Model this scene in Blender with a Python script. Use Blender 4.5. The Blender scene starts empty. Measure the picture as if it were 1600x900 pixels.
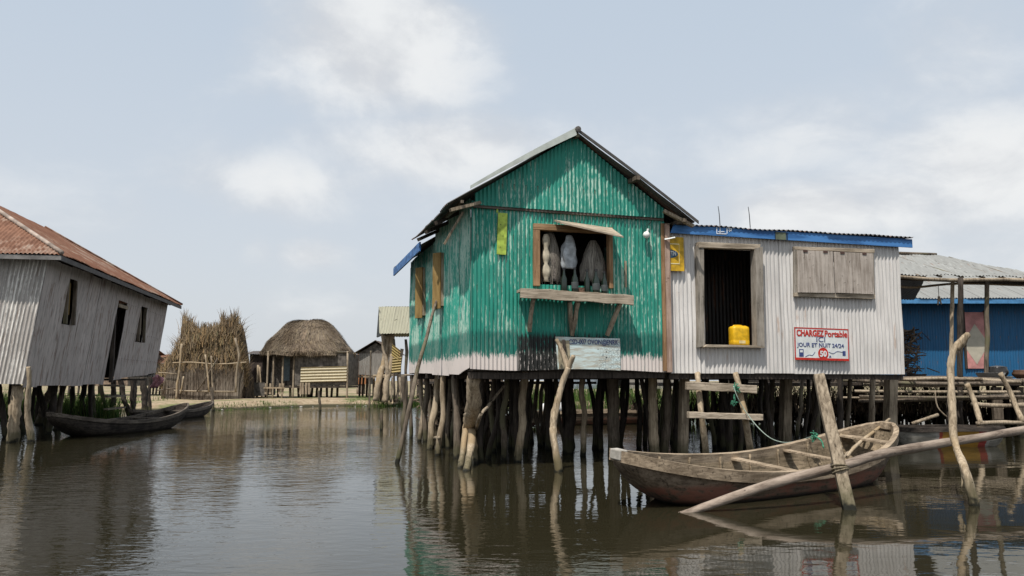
import bpy, bmesh, math, random
from mathutils import Vector, Matrix, noise as mnoise
R = math.radians
SC = bpy.context.scene
COL = SC.collection
# ---------------------------------------------------------------- camera, sky, sun, exposure
F = 1300.0; CH = 1.35; PITCH = math.atan(145 / F)
cam_d = bpy.data.cameras.new('camera'); cam = bpy.data.objects.new('camera', cam_d); COL.objects.link(cam)
cam_d.sensor_width = 36; cam_d.lens = 36 * F / 1600; cam_d.clip_end = 6000; cam_d.clip_start = .05
cam.location = (0, 0, CH); cam.rotation_euler = (math.pi / 2 + PITCH, 0, 0); SC.camera = cam
SUN_EL, SUN_AZ = R(62), R(205)          # azimuth clockwise from +Y: the sun stands behind the camera, to the left
sun_dir = Vector((math.sin(SUN_AZ) * math.cos(SUN_EL), math.cos(SUN_AZ) * math.cos(SUN_EL), math.sin(SUN_EL)))
sd = bpy.data.lights.new('sun', 'SUN'); sd.energy = 4.1; sd.angle = R(.8); sd.color = (1, .955, .89)
so = bpy.data.objects.new('sun', sd); COL.objects.link(so); so.rotation_euler = sun_dir.to_track_quat('Z', 'Y').to_euler()
SC.view_settings.view_transform = 'Standard'; SC.view_settings.look = 'None'
SC.view_settings.gamma = 1; SC.view_settings.exposure = 0.17
SC.view_settings.use_curve_mapping = False

class NT:
    """small helper to write node trees"""
    def __init__(s, nt): s.nt = nt; s.n = nt.nodes; s.l = nt.links
    def new(s, t, **k):
        nd = s.n.new(t)
        for a, b in k.items(): setattr(nd, a, b)
        return nd
    def put(s, sock, v):
        if isinstance(v, bpy.types.NodeSocket): s.l.new(v, sock)
        elif v is not None:
            if hasattr(v, '__len__') and sock.type == 'RGBA' and len(v) == 3: v = (*v, 1)
            sock.default_value = v
    def m(s, op, a, b=None, c=None, clamp=False):
        nd = s.new('ShaderNodeMath', operation=op, use_clamp=clamp)
        s.put(nd.inputs[0], a); s.put(nd.inputs[1], b); s.put(nd.inputs[2], c); return nd.outputs[0]
    def vm(s, op, a, b=None):
        nd = s.new('ShaderNodeVectorMath', operation=op); s.put(nd.inputs[0], a); s.put(nd.inputs[1], b)
        return nd.outputs['Value' if op in ('LENGTH', 'DOT_PRODUCT') else 'Vector']
    def mix(s, f, a, b, mode='MIX'):
        nd = s.new('ShaderNodeMix', data_type='RGBA', blend_type=mode)
        s.put(nd.inputs[0], f); s.put(nd.inputs[6], a); s.put(nd.inputs[7], b); return nd.outputs[2]
    def ss(s, v, lo, hi, a=0.0, b=1.0):
        nd = s.new('ShaderNodeMapRange', interpolation_type='SMOOTHSTEP')
        for i, x in enumerate((v, lo, hi, a, b)): s.put(nd.inputs[i], x)
        return nd.outputs[0]
    def noise(s, vec, scale, detail=4, rough=.55, dist=0, out=0):
        nd = s.new('ShaderNodeTexNoise'); s.put(nd.inputs['Vector'], vec); nd.inputs['Scale'].default_value = scale
        nd.inputs['Detail'].default_value = detail; nd.inputs['Roughness'].default_value = rough
        nd.inputs['Distortion'].default_value = dist; return nd.outputs[out]
    def scale(s, vec, sc):
        nd = s.new('ShaderNodeMapping'); s.put(nd.inputs[0], vec); nd.inputs['Scale'].default_value = sc; return nd.outputs[0]
    def bump(s, h, strength=.4, dist=.01, normal=None):
        nd = s.new('ShaderNodeBump'); s.put(nd.inputs['Height'], h); nd.inputs['Strength'].default_value = strength
        nd.inputs['Distance'].default_value = dist
        if normal: s.l.new(normal, nd.inputs['Normal'])
        return nd.outputs[0]

def sky_dir(px, py):
    d = Vector((px - 800, F * math.cos(PITCH) - (450 - py) * math.sin(PITCH), F * math.sin(PITCH) + (450 - py) * math.cos(PITCH)))
    return d.normalized()
world = bpy.data.worlds.new('World'); SC.world = world; world.use_nodes = True
w = NT(world.node_tree); w.n.clear()
wo = w.new('ShaderNodeOutputWorld'); bg = w.new('ShaderNodeBackground'); w.l.new(bg.outputs[0], wo.inputs[0])
sk = w.new('ShaderNodeTexSky', sky_type='NISHITA'); sk.sun_disc = False; sk.sun_elevation = SUN_EL; sk.sun_rotation = SUN_AZ
sk.air_density = 1.0; sk.dust_density = 3.5; sk.ozone_density = 1.0; sk.altitude = 0
tc = w.new('ShaderNodeTexCoord'); dirv = w.vm('NORMALIZE', tc.outputs['Generated'])
sx = w.new('ShaderNodeSeparateXYZ'); w.l.new(dirv, sx.inputs[0])
wz = w.m('MAXIMUM', sx.outputs[2], 0.0)
HZ = 0.105                                # strength of the background
def lum(c, k=1.0): return tuple(x * k / HZ for x in c)
hazec = w.mix(w.ss(wz, 0.0, .55), lum((.655, .69, .73)), lum((.54, .625, .72)))
base = w.mix(.80, sk.outputs[0], hazec)
# clouds by direction: soft banks broken up by noise
q = w.vm('ADD', w.scale(dirv, (1, 1, 1.7)), (3.1, 0.4, 0.0))
n1 = w.noise(q, 4.2, 8, .56, .35); n2 = w.noise(q, 13, 7, .62, .3)
fb = w.m('ADD', w.m('MULTIPLY', n1, .68), w.m('MULTIPLY', n2, .32))
tot = None
for (px, py, rx, ry, am) in ((610, 80, 150, 90, 1.0), (520, 125, 130, 60, .6), (700, 235, 190, 58, .85), (590, 270, 200, 60, .5), (430, 285, 110, 48, .72),
                             (485, 398, 46, 22, .62), (405, 395, 26, 24, .4), (440, 475, 120, 35, .3), (1530, 80, 110, 110, .42), (1580, 260, 130, 75, .95), (1450, 310, 150, 60, .75),
                             (1270, 335, 110, 42, .9), (1250, 215, 120, 60, .42), (1420, 400, 260, 60, .45), (820, 60, 70, 50, .2), (60, 330, 200, 60, .22)):
    c = sky_dir(px, py)
    dlt = w.vm('SUBTRACT', dirv, tuple(c))
    l = w.vm('LENGTH', w.vm('MULTIPLY', dlt, (F / rx, F / rx * .6, F / ry)))
    v = w.m('MULTIPLY', w.ss(l, 2.15, -.1), am * 1.15)
    tot = v if tot is None else w.m('MAXIMUM', tot, v)
back = w.m('MULTIPLY', w.ss(w.noise(q, 2.0, 5, .5), .42, .62), w.ss(sx.outputs[1], .3, -.2))      # scattered clouds over the rest of the sky, behind
dens = w.m('ADD', w.m('ADD', w.m('MAXIMUM', tot, w.m('MULTIPLY', back, .7)), w.m('MULTIPLY', fb, 1.6)), -.82)
cm = w.ss(dens, .05, .95)
up = w.noise(w.vm('ADD', q, (0, 0, .085)), 4.2, 6, .56, .35)
shade = w.ss(w.m('ADD', w.m('MULTIPLY', w.m('SUBTRACT', n1, up), 2.0), w.m('ADD', w.m('MULTIPLY', n2, .35), w.m('MULTIPLY', cm, .35))), .02, .62)
cloudc = w.mix(shade, lum((.60, .61, .63)), lum((.82, .82, .81)))
w.l.new(w.mix(w.m('MULTIPLY', cm, .78), base, cloudc), bg.inputs[0]); bg.inputs[1].default_value = HZ

# ---------------------------------------------------------------- pixel rays used to survey the place (they give real 3-D points)
def ray(px, py):
    return Vector(((px - 800) / F, math.cos(PITCH) - (450 - py) / F * math.sin(PITCH), math.sin(PITCH) + (450 - py) / F * math.cos(PITCH)))
CAM = Vector((0, 0, CH))
def W(px, py, Y): d = ray(px, py); return CAM + d * (Y / d.y)
def G(px, py, z=0.0): d = ray(px, py); return CAM + d * ((z - CH) / d.z)
TH = R(16); F0 = Vector((-.65, 13, 0)); U = Vector((math.cos(TH), math.sin(TH), 0)); V = Vector((-math.sin(TH), math.cos(TH), 0))
def onplane(px, py, p0, n):
    d = ray(px, py); return CAM + d * ((p0 - CAM).dot(n) / d.dot(n))
def fac(px, py, off=0.0):                 # front of the two stilt houses -> (along, height)
    p = onplane(px, py, F0 + V * off, V) - F0; return p.dot(U), p.z
def side(px, py, off=0.0):                # left side of the green house -> (depth, height)
    p = onplane(px, py, F0 + U * off, U) - F0; return p.dot(V), p.z

# ---------------------------------------------------------------- mesh helpers
class MB:
    def __init__(s): s.v = []; s.f = []
    def add(s, vs, fs):
        o = len(s.v); s.v += [Vector(x) for x in vs]; s.f += [tuple(i + o for i in f) for f in fs]; return s
    def box(s, lo, hi, M=None):
        x0, y0, z0 = lo; x1, y1, z1 = hi
        vs = [Vector(p) for p in ((x0, y0, z0), (x1, y0, z0), (x1, y1, z0), (x0, y1, z0), (x0, y0, z1), (x1, y0, z1), (x1, y1, z1), (x0, y1, z1))]
        if M: vs = [M @ p for p in vs]
        return s.add(vs, [(0, 3, 2, 1), (4, 5, 6, 7), (0, 1, 5, 4), (1, 2, 6, 5), (2, 3, 7, 6), (3, 0, 4, 7)])
    def plank(s, p0, p1, wd, th, up=Vector((0, 0, 1)), segs=1, rough=0.0, rnd=None):
        """a board from p0 to p1: wd across, th thick along up"""
        p0 = Vector(p0); p1 = Vector(p1); d = (p1 - p0).normalized(); a = d.cross(up).normalized(); b = a.cross(d).normalized()
        rnd = rnd or random; vs = []; fs = []
        for i in range(segs + 1):
            c = p0.lerp(p1, i / segs); k = 1 + rnd.uniform(-rough, rough); e = rnd.uniform(-rough, rough) * th
            for sa, sb in ((-1, -1), (1, -1), (1, 1), (-1, 1)):
                vs.append(c + a * (sa * wd / 2 * k) + b * (sb * th / 2 * k + e))
        for i in range(segs):
            o = i * 4
            for j in range(4): k = (j + 1) % 4; fs.append((o + j, o + k, o + 4 + k, o + 4 + j))
        fs.append((3, 2, 1, 0)); o = segs * 4; fs.append((o, o + 1, o + 2, o + 3))
        return s.add(vs, fs)
    def tube(s, pts, rad, n=9, sub=4, wob=.0, seed=0, knots=0.0, caps=True):
        rr = random.Random(seed); pts = [Vector(p) for p in pts]; L = len(pts)
        if not hasattr(rad, '__len__'): rad = [rad] * L
        P = []; Q = []
        for i in range(L - 1):
            a = pts[max(i - 1, 0)]; b = pts[i]; c = pts[i + 1]; d = pts[min(i + 2, L - 1)]
            for k in range(sub):
                t = k / sub
                P.append(.5 * ((2 * b) + (c - a) * t + (2 * a - 5 * b + 4 * c - d) * t * t + (3 * b - a - 3 * c + d) * t ** 3))
                Q.append(rad[i] * (1 - t) + rad[i + 1] * t)
        P.append(pts[-1]); Q.append(rad[-1])
        so_ = rr.uniform(0, 50); vs = []; fs = []
        for i, p in enumerate(P):
            d = (P[min(i + 1, len(P) - 1)] - P[max(i - 1, 0)]).normalized()
            ref = Vector((0, 1, 0)) if abs(d.y) < .8 else Vector((1, 0, 0))
            a = d.cross(ref).normalized(); b = a.cross(d)
            off = Vector((mnoise.noise(p * 1.7 + Vector((so_, 0, 0))), mnoise.noise(p * 1.7 + Vector((0, so_, 0))), 0)) * wob
            for j in range(n):
                th = 2 * math.pi * j / n; e = a * math.cos(th) + b * math.sin(th)
                k = 1 + knots * mnoise.noise((p + e * .25) * 4 + Vector((so_, so_, 0))) + knots * .8 * mnoise.noise((p + e * .3) * 13 + Vector((0, so_, so_)))
                vs.append(p + off + e * Q[i] * k)
        for i in range(len(P) - 1):
            for j in range(n):
                k = (j + 1) % n; fs.append((i * n + j, i * n + k, i * n + n + k, i * n + n + j))
        if caps:
            fs.append(tuple(reversed(range(n)))); o = (len(P) - 1) * n; fs.append(tuple(o + j for j in range(n)))
        return s.add(vs, fs)
    def lathe(s, prof, n=20, c=(0, 0, 0), axis=None):
        c = Vector(c); vs = []; fs = []
        for r, z in prof:
            for j in range(n):
                t = 2 * math.pi * j / n; vs.append(Vector((r * math.cos(t), r * math.sin(t), z)))
        if axis: q_ = Vector((0, 0, 1)).rotation_difference(Vector(axis)); vs = [q_ @ p for p in vs]
        vs = [p + c for p in vs]
        for i in range(len(prof) - 1):
            for j in range(n): k = (j + 1) % n; fs.append((i * n + j, i * n + k, i * n + n + k, i * n + n + j))
        fs.append(tuple(reversed(range(n)))); o = (len(prof) - 1) * n; fs.append(tuple(o + j for j in range(n)))
        return s.add(vs, fs)
    def corr(s, o, du, dv, n, length, bot, top, holes=(), pitch=.075, amp=.011, seg=6, rows=1, dent=.006, seed=0, jag=0.0, sheet=.8):
        """corrugated sheet: u runs across the waves, v along them; bot/top give v at u; holes are (u0,u1,v0,v1)"""
        o = Vector(o); du = Vector(du); dv = Vector(dv); n = Vector(n); rr = random.Random(seed)
        bot = bot if callable(bot) else (lambda u, b=bot: b); top = top if callable(top) else (lambda u, t=top: t)
        us = [i * pitch / seg for i in range(int(length / (pitch / seg)) + 1)]
        ns = int(length / sheet) + 2; jb = [rr.uniform(-jag, jag) for _ in range(ns)]; jt = [rr.uniform(-jag, jag) for _ in range(ns)]
        hv = sorted({z for h in holes for z in h[2:4]}); nl = rows + 1 + len(hv) * 1
        vs = []; fs = []; cols = []
        for u in us:
            k = int(u / sheet); b = bot(u) + jb[k]; t = top(u) + jt[k]
            lv = [b] + hv + [t]; out = []
            for a_, b_ in zip(lv[:-1], lv[1:]):
                for r_ in range(rows): out.append(a_ + (b_ - a_) * r_ / rows)
            out.append(t); cols.append(out)
            lap = .004 if k % 2 else 0
            for z in out:
                p = o + du * u + dv * z
                vs.append(p + n * (amp * math.sin(2 * math.pi * u / pitch) + lap + dent * mnoise.noise(p * 1.6 + Vector((seed, 0, 0))) * 2))
        H = len(cols[0])
        for i in range(len(us) - 1):
            um = (us[i] + us[i + 1]) / 2
            for j in range(H - 1):
                zm = (cols[i][j] + cols[i][j + 1]) / 2
                if any(h[0] < um < h[1] and h[2] < zm < h[3] for h in holes): continue
                fs.append((i * H + j, (i + 1) * H + j, (i + 1) * H + j + 1, i * H + j + 1))
        return s.add(vs, fs)
    def build(s, name, mat, parent=None, smooth=False, world=False, loc=None, bevel=0):
        me = bpy.data.meshes.new(name); vs = s.v
        if world and parent is not None:
            b_ = Matrix.LocRotScale(parent.location, parent.rotation_euler, None).inverted(); vs = [b_ @ p for p in vs]
        if loc is not None: loc = Vector(loc); vs = [p - loc for p in vs]
        me.from_pydata([tuple(p) for p in vs], [], s.f); me.update()
        ob = bpy.data.objects.new(name, me); COL.objects.link(ob)
        if parent is not None: ob.parent = parent
        if loc is not None: ob.location = loc
        if mat: me.materials.append(mat)
        if smooth: me.shade_smooth()
        if bevel:
            md = ob.modifiers.new('bevel', 'BEVEL'); md.width = bevel; md.segments = 2; md.limit_method = 'ANGLE'
        return ob
def tag(o, label=None, cat=None, group=None, kind=None):
    if label: o['label'] = label
    if cat: o['category'] = cat
    if group: o['group'] = group
    if kind: o['kind'] = kind
    return o
def empty(name, loc=(0, 0, 0), rz=0.0):
    o = bpy.data.objects.new(name, None); COL.objects.link(o); o.location = loc; o.rotation_euler = (0, 0, rz); o.empty_display_size = .3; return o
def text_part(name, body, mat, parent, x, z, y, size, width=None, bold=0.0, extr=.002, shear=0.0, M=None, wob=.007):
    """lettering as a thin mesh standing on the xz plane of its parent, facing -y"""
    cu = bpy.data.curves.new(name, 'FONT'); cu.body = body; cu.size = size; cu.extrude = extr; cu.offset = bold; cu.shear = shear
    cu.resolution_u = 3
    tmp = bpy.data.objects.new(name, cu); COL.objects.link(tmp)
    bpy.context.view_layer.update()
    me = bpy.data.meshes.new_from_object(tmp.evaluated_get(bpy.context.evaluated_depsgraph_get()))
    COL.objects.unlink(tmp); bpy.data.objects.remove(tmp)
    xs = [v.co.x for v in me.vertices]; wd = max(xs) - min(xs); k = (width / wd) if width else 1; x0 = min(xs)
    for v in me.vertices:
        a, b, c = (v.co.x - x0) * k, v.co.y, v.co.z
        w1 = mnoise.noise(Vector((a * 11, b * 11, len(body)))); w2 = mnoise.noise(Vector((a * 11, b * 11, 9 + len(body))))
        v.co = Vector((x + a + wob * w1, y - c, z + b + wob * w2))
    if M:
        for v in me.vertices: v.co = M @ v.co
    me.materials.clear(); me.materials.append(mat)
    ob = bpy.data.objects.new(name, me); COL.objects.link(ob); ob.parent = parent; return ob

# ---------------------------------------------------------------- materials
def mat(name, rough=.7, spec=.3):
    m_ = bpy.data.materials.new(name); m_.use_nodes = True; t = NT(m_.node_tree); b = t.n['Principled BSDF']
    b.inputs['Roughness'].default_value = rough; b.inputs['Specular IOR Level'].default_value = spec
    t.b = b; t.co = t.new('ShaderNodeTexCoord').outputs['Object']; t.pos = t.new('ShaderNodeNewGeometry').outputs['Position']; return m_, t
def sep(t, v): nd = t.new('ShaderNodeSeparateXYZ'); t.l.new(v, nd.inputs[0]); return nd.outputs
def plain(name, c, rough=.6, var=.18, sc=6.0, spec=.3, bump=0.0):
    m_, t = mat(name, rough, spec); n = t.noise(t.co, sc, 6, .6)
    dk = tuple(x * (1 - var * 1.6) for x in c); lt = tuple(min(x * (1 + var), 1) for x in c)
    t.put(t.b.inputs['Base Color'], t.mix(t.ss(n, .3, .7), dk, lt))
    if bump: t.l.new(t.bump(t.noise(t.co, sc * 6, 5), bump, .01), t.b.inputs['Normal'])
    return m_
def wood(name, dark, light, axis=2, wet=True, fine=34.0, third=None, rough=.82):
    """weathered wood: grain stretched along an axis, cracks, blotches; green-black tide band at the water"""
    m_, t = mat(name, rough, .2)
    st = [fine] * 3; st[axis] = fine * .07
    g = t.noise(t.scale(t.co, tuple(st)), 1.0, 6, .62, .4); bl = t.noise(t.co, 2.3, 6, .6)
    spk = t.noise(t.co, 19, 5, .6)
    c = t.mix(t.ss(t.m('ADD', t.m('MULTIPLY', g, .62), t.m('MULTIPLY', bl, .42)), .36, .66), dark, light)
    if third: c = t.mix(t.ss(t.noise(t.co, 1.1, 5, .6), .5, .64), c, third)
    c = t.mix(t.ss(spk, .63, .74), c, tuple(x * .35 for x in dark))
    cr = t.ss(g, .36, .29)
    c = t.mix(t.m('MULTIPLY', cr, .75), c, tuple(x * .3 for x in dark))
    if wet:
        z = sep(t, t.pos)[2]; zz = t.m('ADD', z, t.m('MULTIPLY', t.noise(t.pos, 9, 3), -.28))
        c = t.mix(t.m('MULTIPLY', t.ss(zz, .22, -.02), .7), c, (.052, .052, .022)); c = t.mix(t.ss(zz, -.04, -.13), c, (.014, .014, .010))
    t.put(t.b.inputs['Base Color'], c)
    t.l.new(t.bump(t.m('ADD', g, t.m('MULTIPLY', spk, .35)), .75, .012), t.b.inputs['Normal'])
    return m_
def corrm(name, paint, worn, axis=0, pitch=.075, wear=.5, rust=.1, rustc=(.16, .07, .035), bands=None, lean=0.0, rough=.5, dirt=.35):
    """painted corrugated iron: paint rubbed off in streaks along the ridges, rust runs, each sheet slightly different"""
    m_, t = mat(name, rough, .35); x = sep(t, t.co); u = x[axis]; z = x[2]
    if axis < 2:
        if lean: u = t.m('ADD', u, t.m('MULTIPLY', t.m('SUBTRACT', 4.1, z), lean))
        cb = t.new('ShaderNodeCombineXYZ'); t.put(cb.inputs[0], u); t.put(cb.inputs[2], z); t.co = cb.outputs[0]
    ridge = t.m('SINE', t.m('MULTIPLY', u, 2 * math.pi / pitch))
    st = [27, 27, 27]; st[2] = 1.5
    s1 = t.noise(t.scale(t.co, tuple(st)), 1.0, 7, .68); st2 = [55, 55, 9]; s2 = t.noise(t.scale(t.co, tuple(st2)), 1.0, 5, .7)
    big = t.noise(t.scale(t.co, (1.3, 1.3, .6)), 1.0, 4, .6)
    k = t.m('ADD', t.m('ADD', t.m('MULTIPLY', s1, .55), t.m('MULTIPLY', s2, .42)), t.m('ADD', t.m('MULTIPLY', ridge, -.045), t.m('MULTIPLY', big, .45)))
    wm = t.ss(k, 1.02 - wear * .5, 1.10 - wear * .5)
    wn = t.nt.nodes.new('ShaderNodeTexWhiteNoise'); wn.noise_dimensions = '1D'; t.l.new(t.m('FLOOR', t.m('DIVIDE', u, .8)), wn.inputs['W'])
    pc = t.mix(t.ss(s1, .3, .7), tuple(c * .72 for c in paint), paint)
    pc = t.mix(t.m('MULTIPLY', wn.outputs[0], .42), pc, tuple(c * .62 for c in paint))
    c = t.mix(wm, pc, worn)
    rm = t.ss(t.noise(t.scale(t.co, (9, 9, 1.1)), 1.0, 6, .62), .66 - rust * .4, .76 - rust * .4)
    c = t.mix(t.m('MULTIPLY', rm, .75), c, rustc)
    dm = t.ss(t.noise(t.scale(t.co, (20, 20, 1.8)), 1.0, 5, .6), .45, .75)
    c = t.mix(t.m('MULTIPLY', dm, dirt), c, (.09, .08, .07))
    if axis < 2:                                 # nails in rows, each with a little rust run below it
        fu = t.m('MULTIPLY', t.m('SUBTRACT', t.m('FRACT', t.m('DIVIDE', u, 3 * pitch)), .5), 3 * pitch)
        fz = t.m('MULTIPLY', t.m('SUBTRACT', t.m('FRACT', t.m('DIVIDE', t.m('ADD', z, t.m('MULTIPLY', big, .12)), .83)), .5), .83)
        dd = t.m('SQRT', t.m('ADD', t.m('MULTIPLY', fu, fu), t.m('MULTIPLY', fz, fz)))
        run = t.m('MULTIPLY', t.m('MULTIPLY', t.ss(t.m('ABSOLUTE', fu), .014, .004), t.ss(fz, -.16, -.01)), t.ss(fz, .004, .0))
        c = t.mix(t.m('MULTIPLY', run, t.ss(s1, .40, .60, .1, .8)), c, tuple(k_ * 1.1 for k_ in rustc))
        c = t.mix(t.ss(dd, .0105, .0065), c, (.03, .02, .015))
        c = t.mix(t.m('MULTIPLY', t.ss(t.m('FRACT', t.m('DIVIDE', u, .8)), .022, .004), .7), c, (.05, .04, .035))
    if bands: c = bands(t, c, u, z, s1, s2, ridge)
    t.put(t.b.inputs['Base Color'], c); t.put(t.b.inputs['Roughness'], t.m('ADD', t.m('MULTIPLY', s2, .3), rough - .12))
    t.l.new(t.bump(s2, .25, .004), t.b.inputs['Normal']); return m_
WOODG = wood('weathered_grey_wood', (.125, .095, .064), (.40, .325, .235))
WOODP = wood('pale_dry_wood', (.19, .145, .095), (.50, .40, .28), third=(.30, .22, .13))
WOODD = wood('dark_wood', (.018, .014, .011), (.075, .06, .048))  # darkest wood tone, for floors and rafters as well as posts
WOODM = wood('mid_brown_wood', (.06, .046, .034), (.20, .16, .12), third=(.13, .12, .07))
WOODX = wood('board_wood', (.20, .16, .115), (.48, .40, .305), axis=0, wet=False)
WOODXD = wood('dark_board', (.05, .042, .034), (.15, .125, .1), axis=0, wet=False)
WOODZ = wood('frame_wood', (.15, .13, .105), (.36, .32, .27), wet=False)
TANW = wood('tan_frame_wood', (.17, .095, .045), (.36, .22, .12), wet=False)
TANX = wood('tan_frame_wood_across', (.17, .095, .045), (.38, .24, .13), axis=0, wet=False)
OCHRE = wood('ochre_board', (.17, .105, .035), (.33, .22, .085), wet=False)
PINKW = wood('pinkish_post', (.26, .17, .13), (.45, .33, .26), wet=False)
SHUT = wood('grey_shutter_board', (.25, .21, .175), (.48, .42, .365), wet=False, fine=26)
BLACK = plain('interior_black', (.010, .009, .008), .9)  # near-black colour standing in for the dark of unlit rooms
def green_bands(t, c, u, z, s1, s2, ridge):
    e = t.m('ADD', z, t.m('MULTIPLY', t.m('ADD', s1, s2), -.42))
    dk = t.m('MULTIPLY', t.ss(e, 1.73, 1.68), .68)
    c = t.mix(dk, c, (.006, .085, .070))
    lim = t.m('ADD', 1.66, t.m('MULTIPLY', t.noise(t.scale(t.co, (2, 2, 0)), 1.0, 3), .12))
    wh = t.ss(t.m('SUBTRACT', e, t.m('SUBTRACT', lim, .42)), .06, .0)
    c = t.mix(t.m('MULTIPLY', wh, t.ss(s1, .33, .42, .45, .97)), c, (.62, .55, .51))
    return c
def front_bands(t, c, u, z, s1, s2, ridge):
    c = green_bands(t, c, u, z, s1, s2, ridge)
    e = t.m('ADD', z, t.m('MULTIPLY', t.m('ADD', s1, s2), -.30))
    bk = t.m('MULTIPLY', t.m('MULTIPLY', t.ss(t.m('ADD', u, t.m('MULTIPLY', s2, .1)), .78, .86), t.ss(u, 2.42, 2.32)), t.ss(e, 1.80, 1.74))
    return t.mix(t.m('MULTIPLY', bk, t.ss(t.m('ADD', s2, t.m('MULTIPLY', ridge, .06)), .66, .56)), c, (.014, .015, .013))
GREEN = (.028, .315, .232); GWORN = (.40, .57, .47)
GFRONT = corrm('green_paint_iron_front', GREEN, GWORN, 0, .0665, .58, .04, bands=front_bands, dirt=.22)
GSIDE = corrm('green_paint_iron_side', (.03, .37, .27), GWORN, 1, .0665, .74, .02, bands=green_bands, dirt=.15)
GGABLE = corrm('green_paint_iron_gable', GREEN, GWORN, 0, .0665, .50, .03, dirt=.25)
WHITEI = corrm('white_paint_iron', (.73, .70, .665), (.82, .80, .78), 0, .078, .3, .16, (.40, .29, .22), dirt=.2)
WHITES = corrm('white_paint_iron_side', (.60, .555, .53), (.70, .67, .65), 1, .078, .3, .16, (.30, .21, .16), dirt=.2)
GREYI = corrm('old_grey_iron_front', (.50, .46, .42), (.78, .74, .68), 0, .085, .6, .22, (.16, .11, .08), dirt=.5, lean=.125)
GREYS = corrm('old_grey_iron_side', (.63, .55, .505), (.72, .67, .62), 1, .085, .45, .34, (.24, .165, .13), dirt=.6)
DARKI = corrm('dark_roof_iron', (.10, .09, .08), (.22, .20, .18), 1, .09, .4, .4)
DARKIX = corrm('dark_roof_iron_across', (.12, .11, .10), (.25, .23, .21), 0, .09, .4, .3)
PALEI = corrm('pale_roof_iron', (.31, .31, .29), (.40, .40, .38), 0, .09, .4, .15)
BLUEI = corrm('blue_paint_iron', (.014, .125, .28), (.05, .19, .34), 0, .09, .3, .03, dirt=.25)
YELI = corrm('yellowed_roof_iron', (.36, .345, .25), (.46, .45, .34), 0, .11, .4, .1)
YELP = corrm('yellow_iron_panel', (.46, .34, .12), (.55, .45, .24), 2, .12, .3, .15)
CREAM = corrm('cream_iron_panel', (.58, .50, .33), (.66, .58, .42), 2, .12, .3, .1)
def rustroof(name, axis):
    m_, t = mat(name, .75, .2); u = sep(t, t.co)[axis]
    n = t.noise(t.co, .55, 6, .65); n2 = t.noise(t.scale(t.co, (5, 5, 1.2)), 1.0, 7, .68)
    c = t.mix(t.ss(n2, .3, .7), (.12, .058, .036), (.245, .125, .078))
    c = t.mix(t.ss(t.m('ADD', t.m('MULTIPLY', n, .6), t.m('MULTIPLY', n2, .4)), .50, .62), c, (.33, .26, .205))
    wn = t.nt.nodes.new('ShaderNodeTexWhiteNoise'); wn.noise_dimensions = '1D'; t.l.new(t.m('FLOOR', t.m('DIVIDE', u, .8)), wn.inputs['W'])
    c = t.mix(t.m('MULTIPLY', wn.outputs[0], .45), c, (.13, .05, .03))
    t.put(t.b.inputs['Base Color'], c); t.l.new(t.bump(n2, .3, .01), t.b.inputs['Normal']); return m_
RUSTX = rustroof('rust_roof_front', 0); RUSTY = rustroof('rust_roof_side', 1)
def bluepaint():
    m_, t = mat('worn_blue_board', .55, .35); x = sep(t, t.co); n = t.noise(t.scale(t.co, (1.2, 3, 9)), 1.0, 6, .6)
    c = t.mix(t.ss(n, .34, .66), (.02, .09, .25), (.07, .22, .50))
    t.put(t.b.inputs['Base Color'], c); return m_
BLUEB = bluepaint()
OLIVE = plain('olive_patch', (.13, .15, .10)); NAVY = plain('navy_stroke', (.01, .03, .07))
LIME = plain('lime_plate', (.38, .50, .08), .6, .25, 9)
YSIGN = plain('yellow_sign_paint', (.55, .33, .02), .55, .28, 7); YLINE = plain('pale_line', (.75, .68, .40)); OVALB = plain('oval_blue', (.03, .09, .16))
OFFW = plain('off_white_paint', (.66, .68, .66), .6, .08, 5); RED = plain('sign_red', (.48, .028, .018), .6, .15, 20); SBLUE = plain('sign_blue', (.05, .07, .20), .6, .2, 20)
BLK = plain('sign_black', (.02, .02, .022)); CHALK = plain('chalk_white', (.72, .76, .80))
BULB = plain('bulb_glass', (.85, .85, .80), .15, .02, 3, .6)
CABLE = plain('black_cable', (.02, .02, .02)); ROPEG = plain('green_rope', (.05, .20, .12), .8, .3, 40); ROPEW = plain('pale_rope', (.27, .33, .28), .8, .2, 40)
JERRY = plain('yellow_plastic', (.72, .42, .012), .45, .16, 11, .4, .15)
def glassm():
    m_, t = mat('bottle_glass', .08, .6); t.put(t.b.inputs['Base Color'], (.010, .018, .012)); return m_
BOTTLE = glassm()
NETBAG = plain('pale_bundle', (.24, .22, .19), .85, .3, 5, bump=.2); BAGP = plain('plastic_bag', (.42, .45, .47), .4, .25, 11, .5, .3); SHELLW = plain('cream_gourd', (.50, .44, .33), .5, .2, 9)
FISHN = plain('net_bundle', (.22, .19, .165), .9, .4, 30, bump=.8)
def fadedboard():
    m_, t = mat('faded_blue_board', .75, .2); x = sep(t, t.co)
    n = t.noise(t.scale(t.co, (3, 3, 16)), 1.0, 7, .65); v = t.new('ShaderNodeTexVoronoi', feature='DISTANCE_TO_EDGE'); t.put(v.inputs['Vector'], t.scale(t.co, (1, 1, 1.2))); v.inputs['Scale'].default_value = 24
    c = t.mix(t.ss(n, .35, .62), (.44, .40, .32), (.60, .72, .71))
    c = t.mix(t.m('MULTIPLY', t.ss(v.outputs[0], .07, .02), t.ss(t.m('ADD', x[0], t.m('MULTIPLY', x[2], -.3)), 1.50, 1.75)), c, (.20, .24, .25))
    c = t.mix(t.ss(t.noise(t.co, 17, 3), .68, .72), c, (.03, .03, .03))
    t.put(t.b.inputs['Base Color'], c); return m_
FADED = fadedboard()
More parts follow.
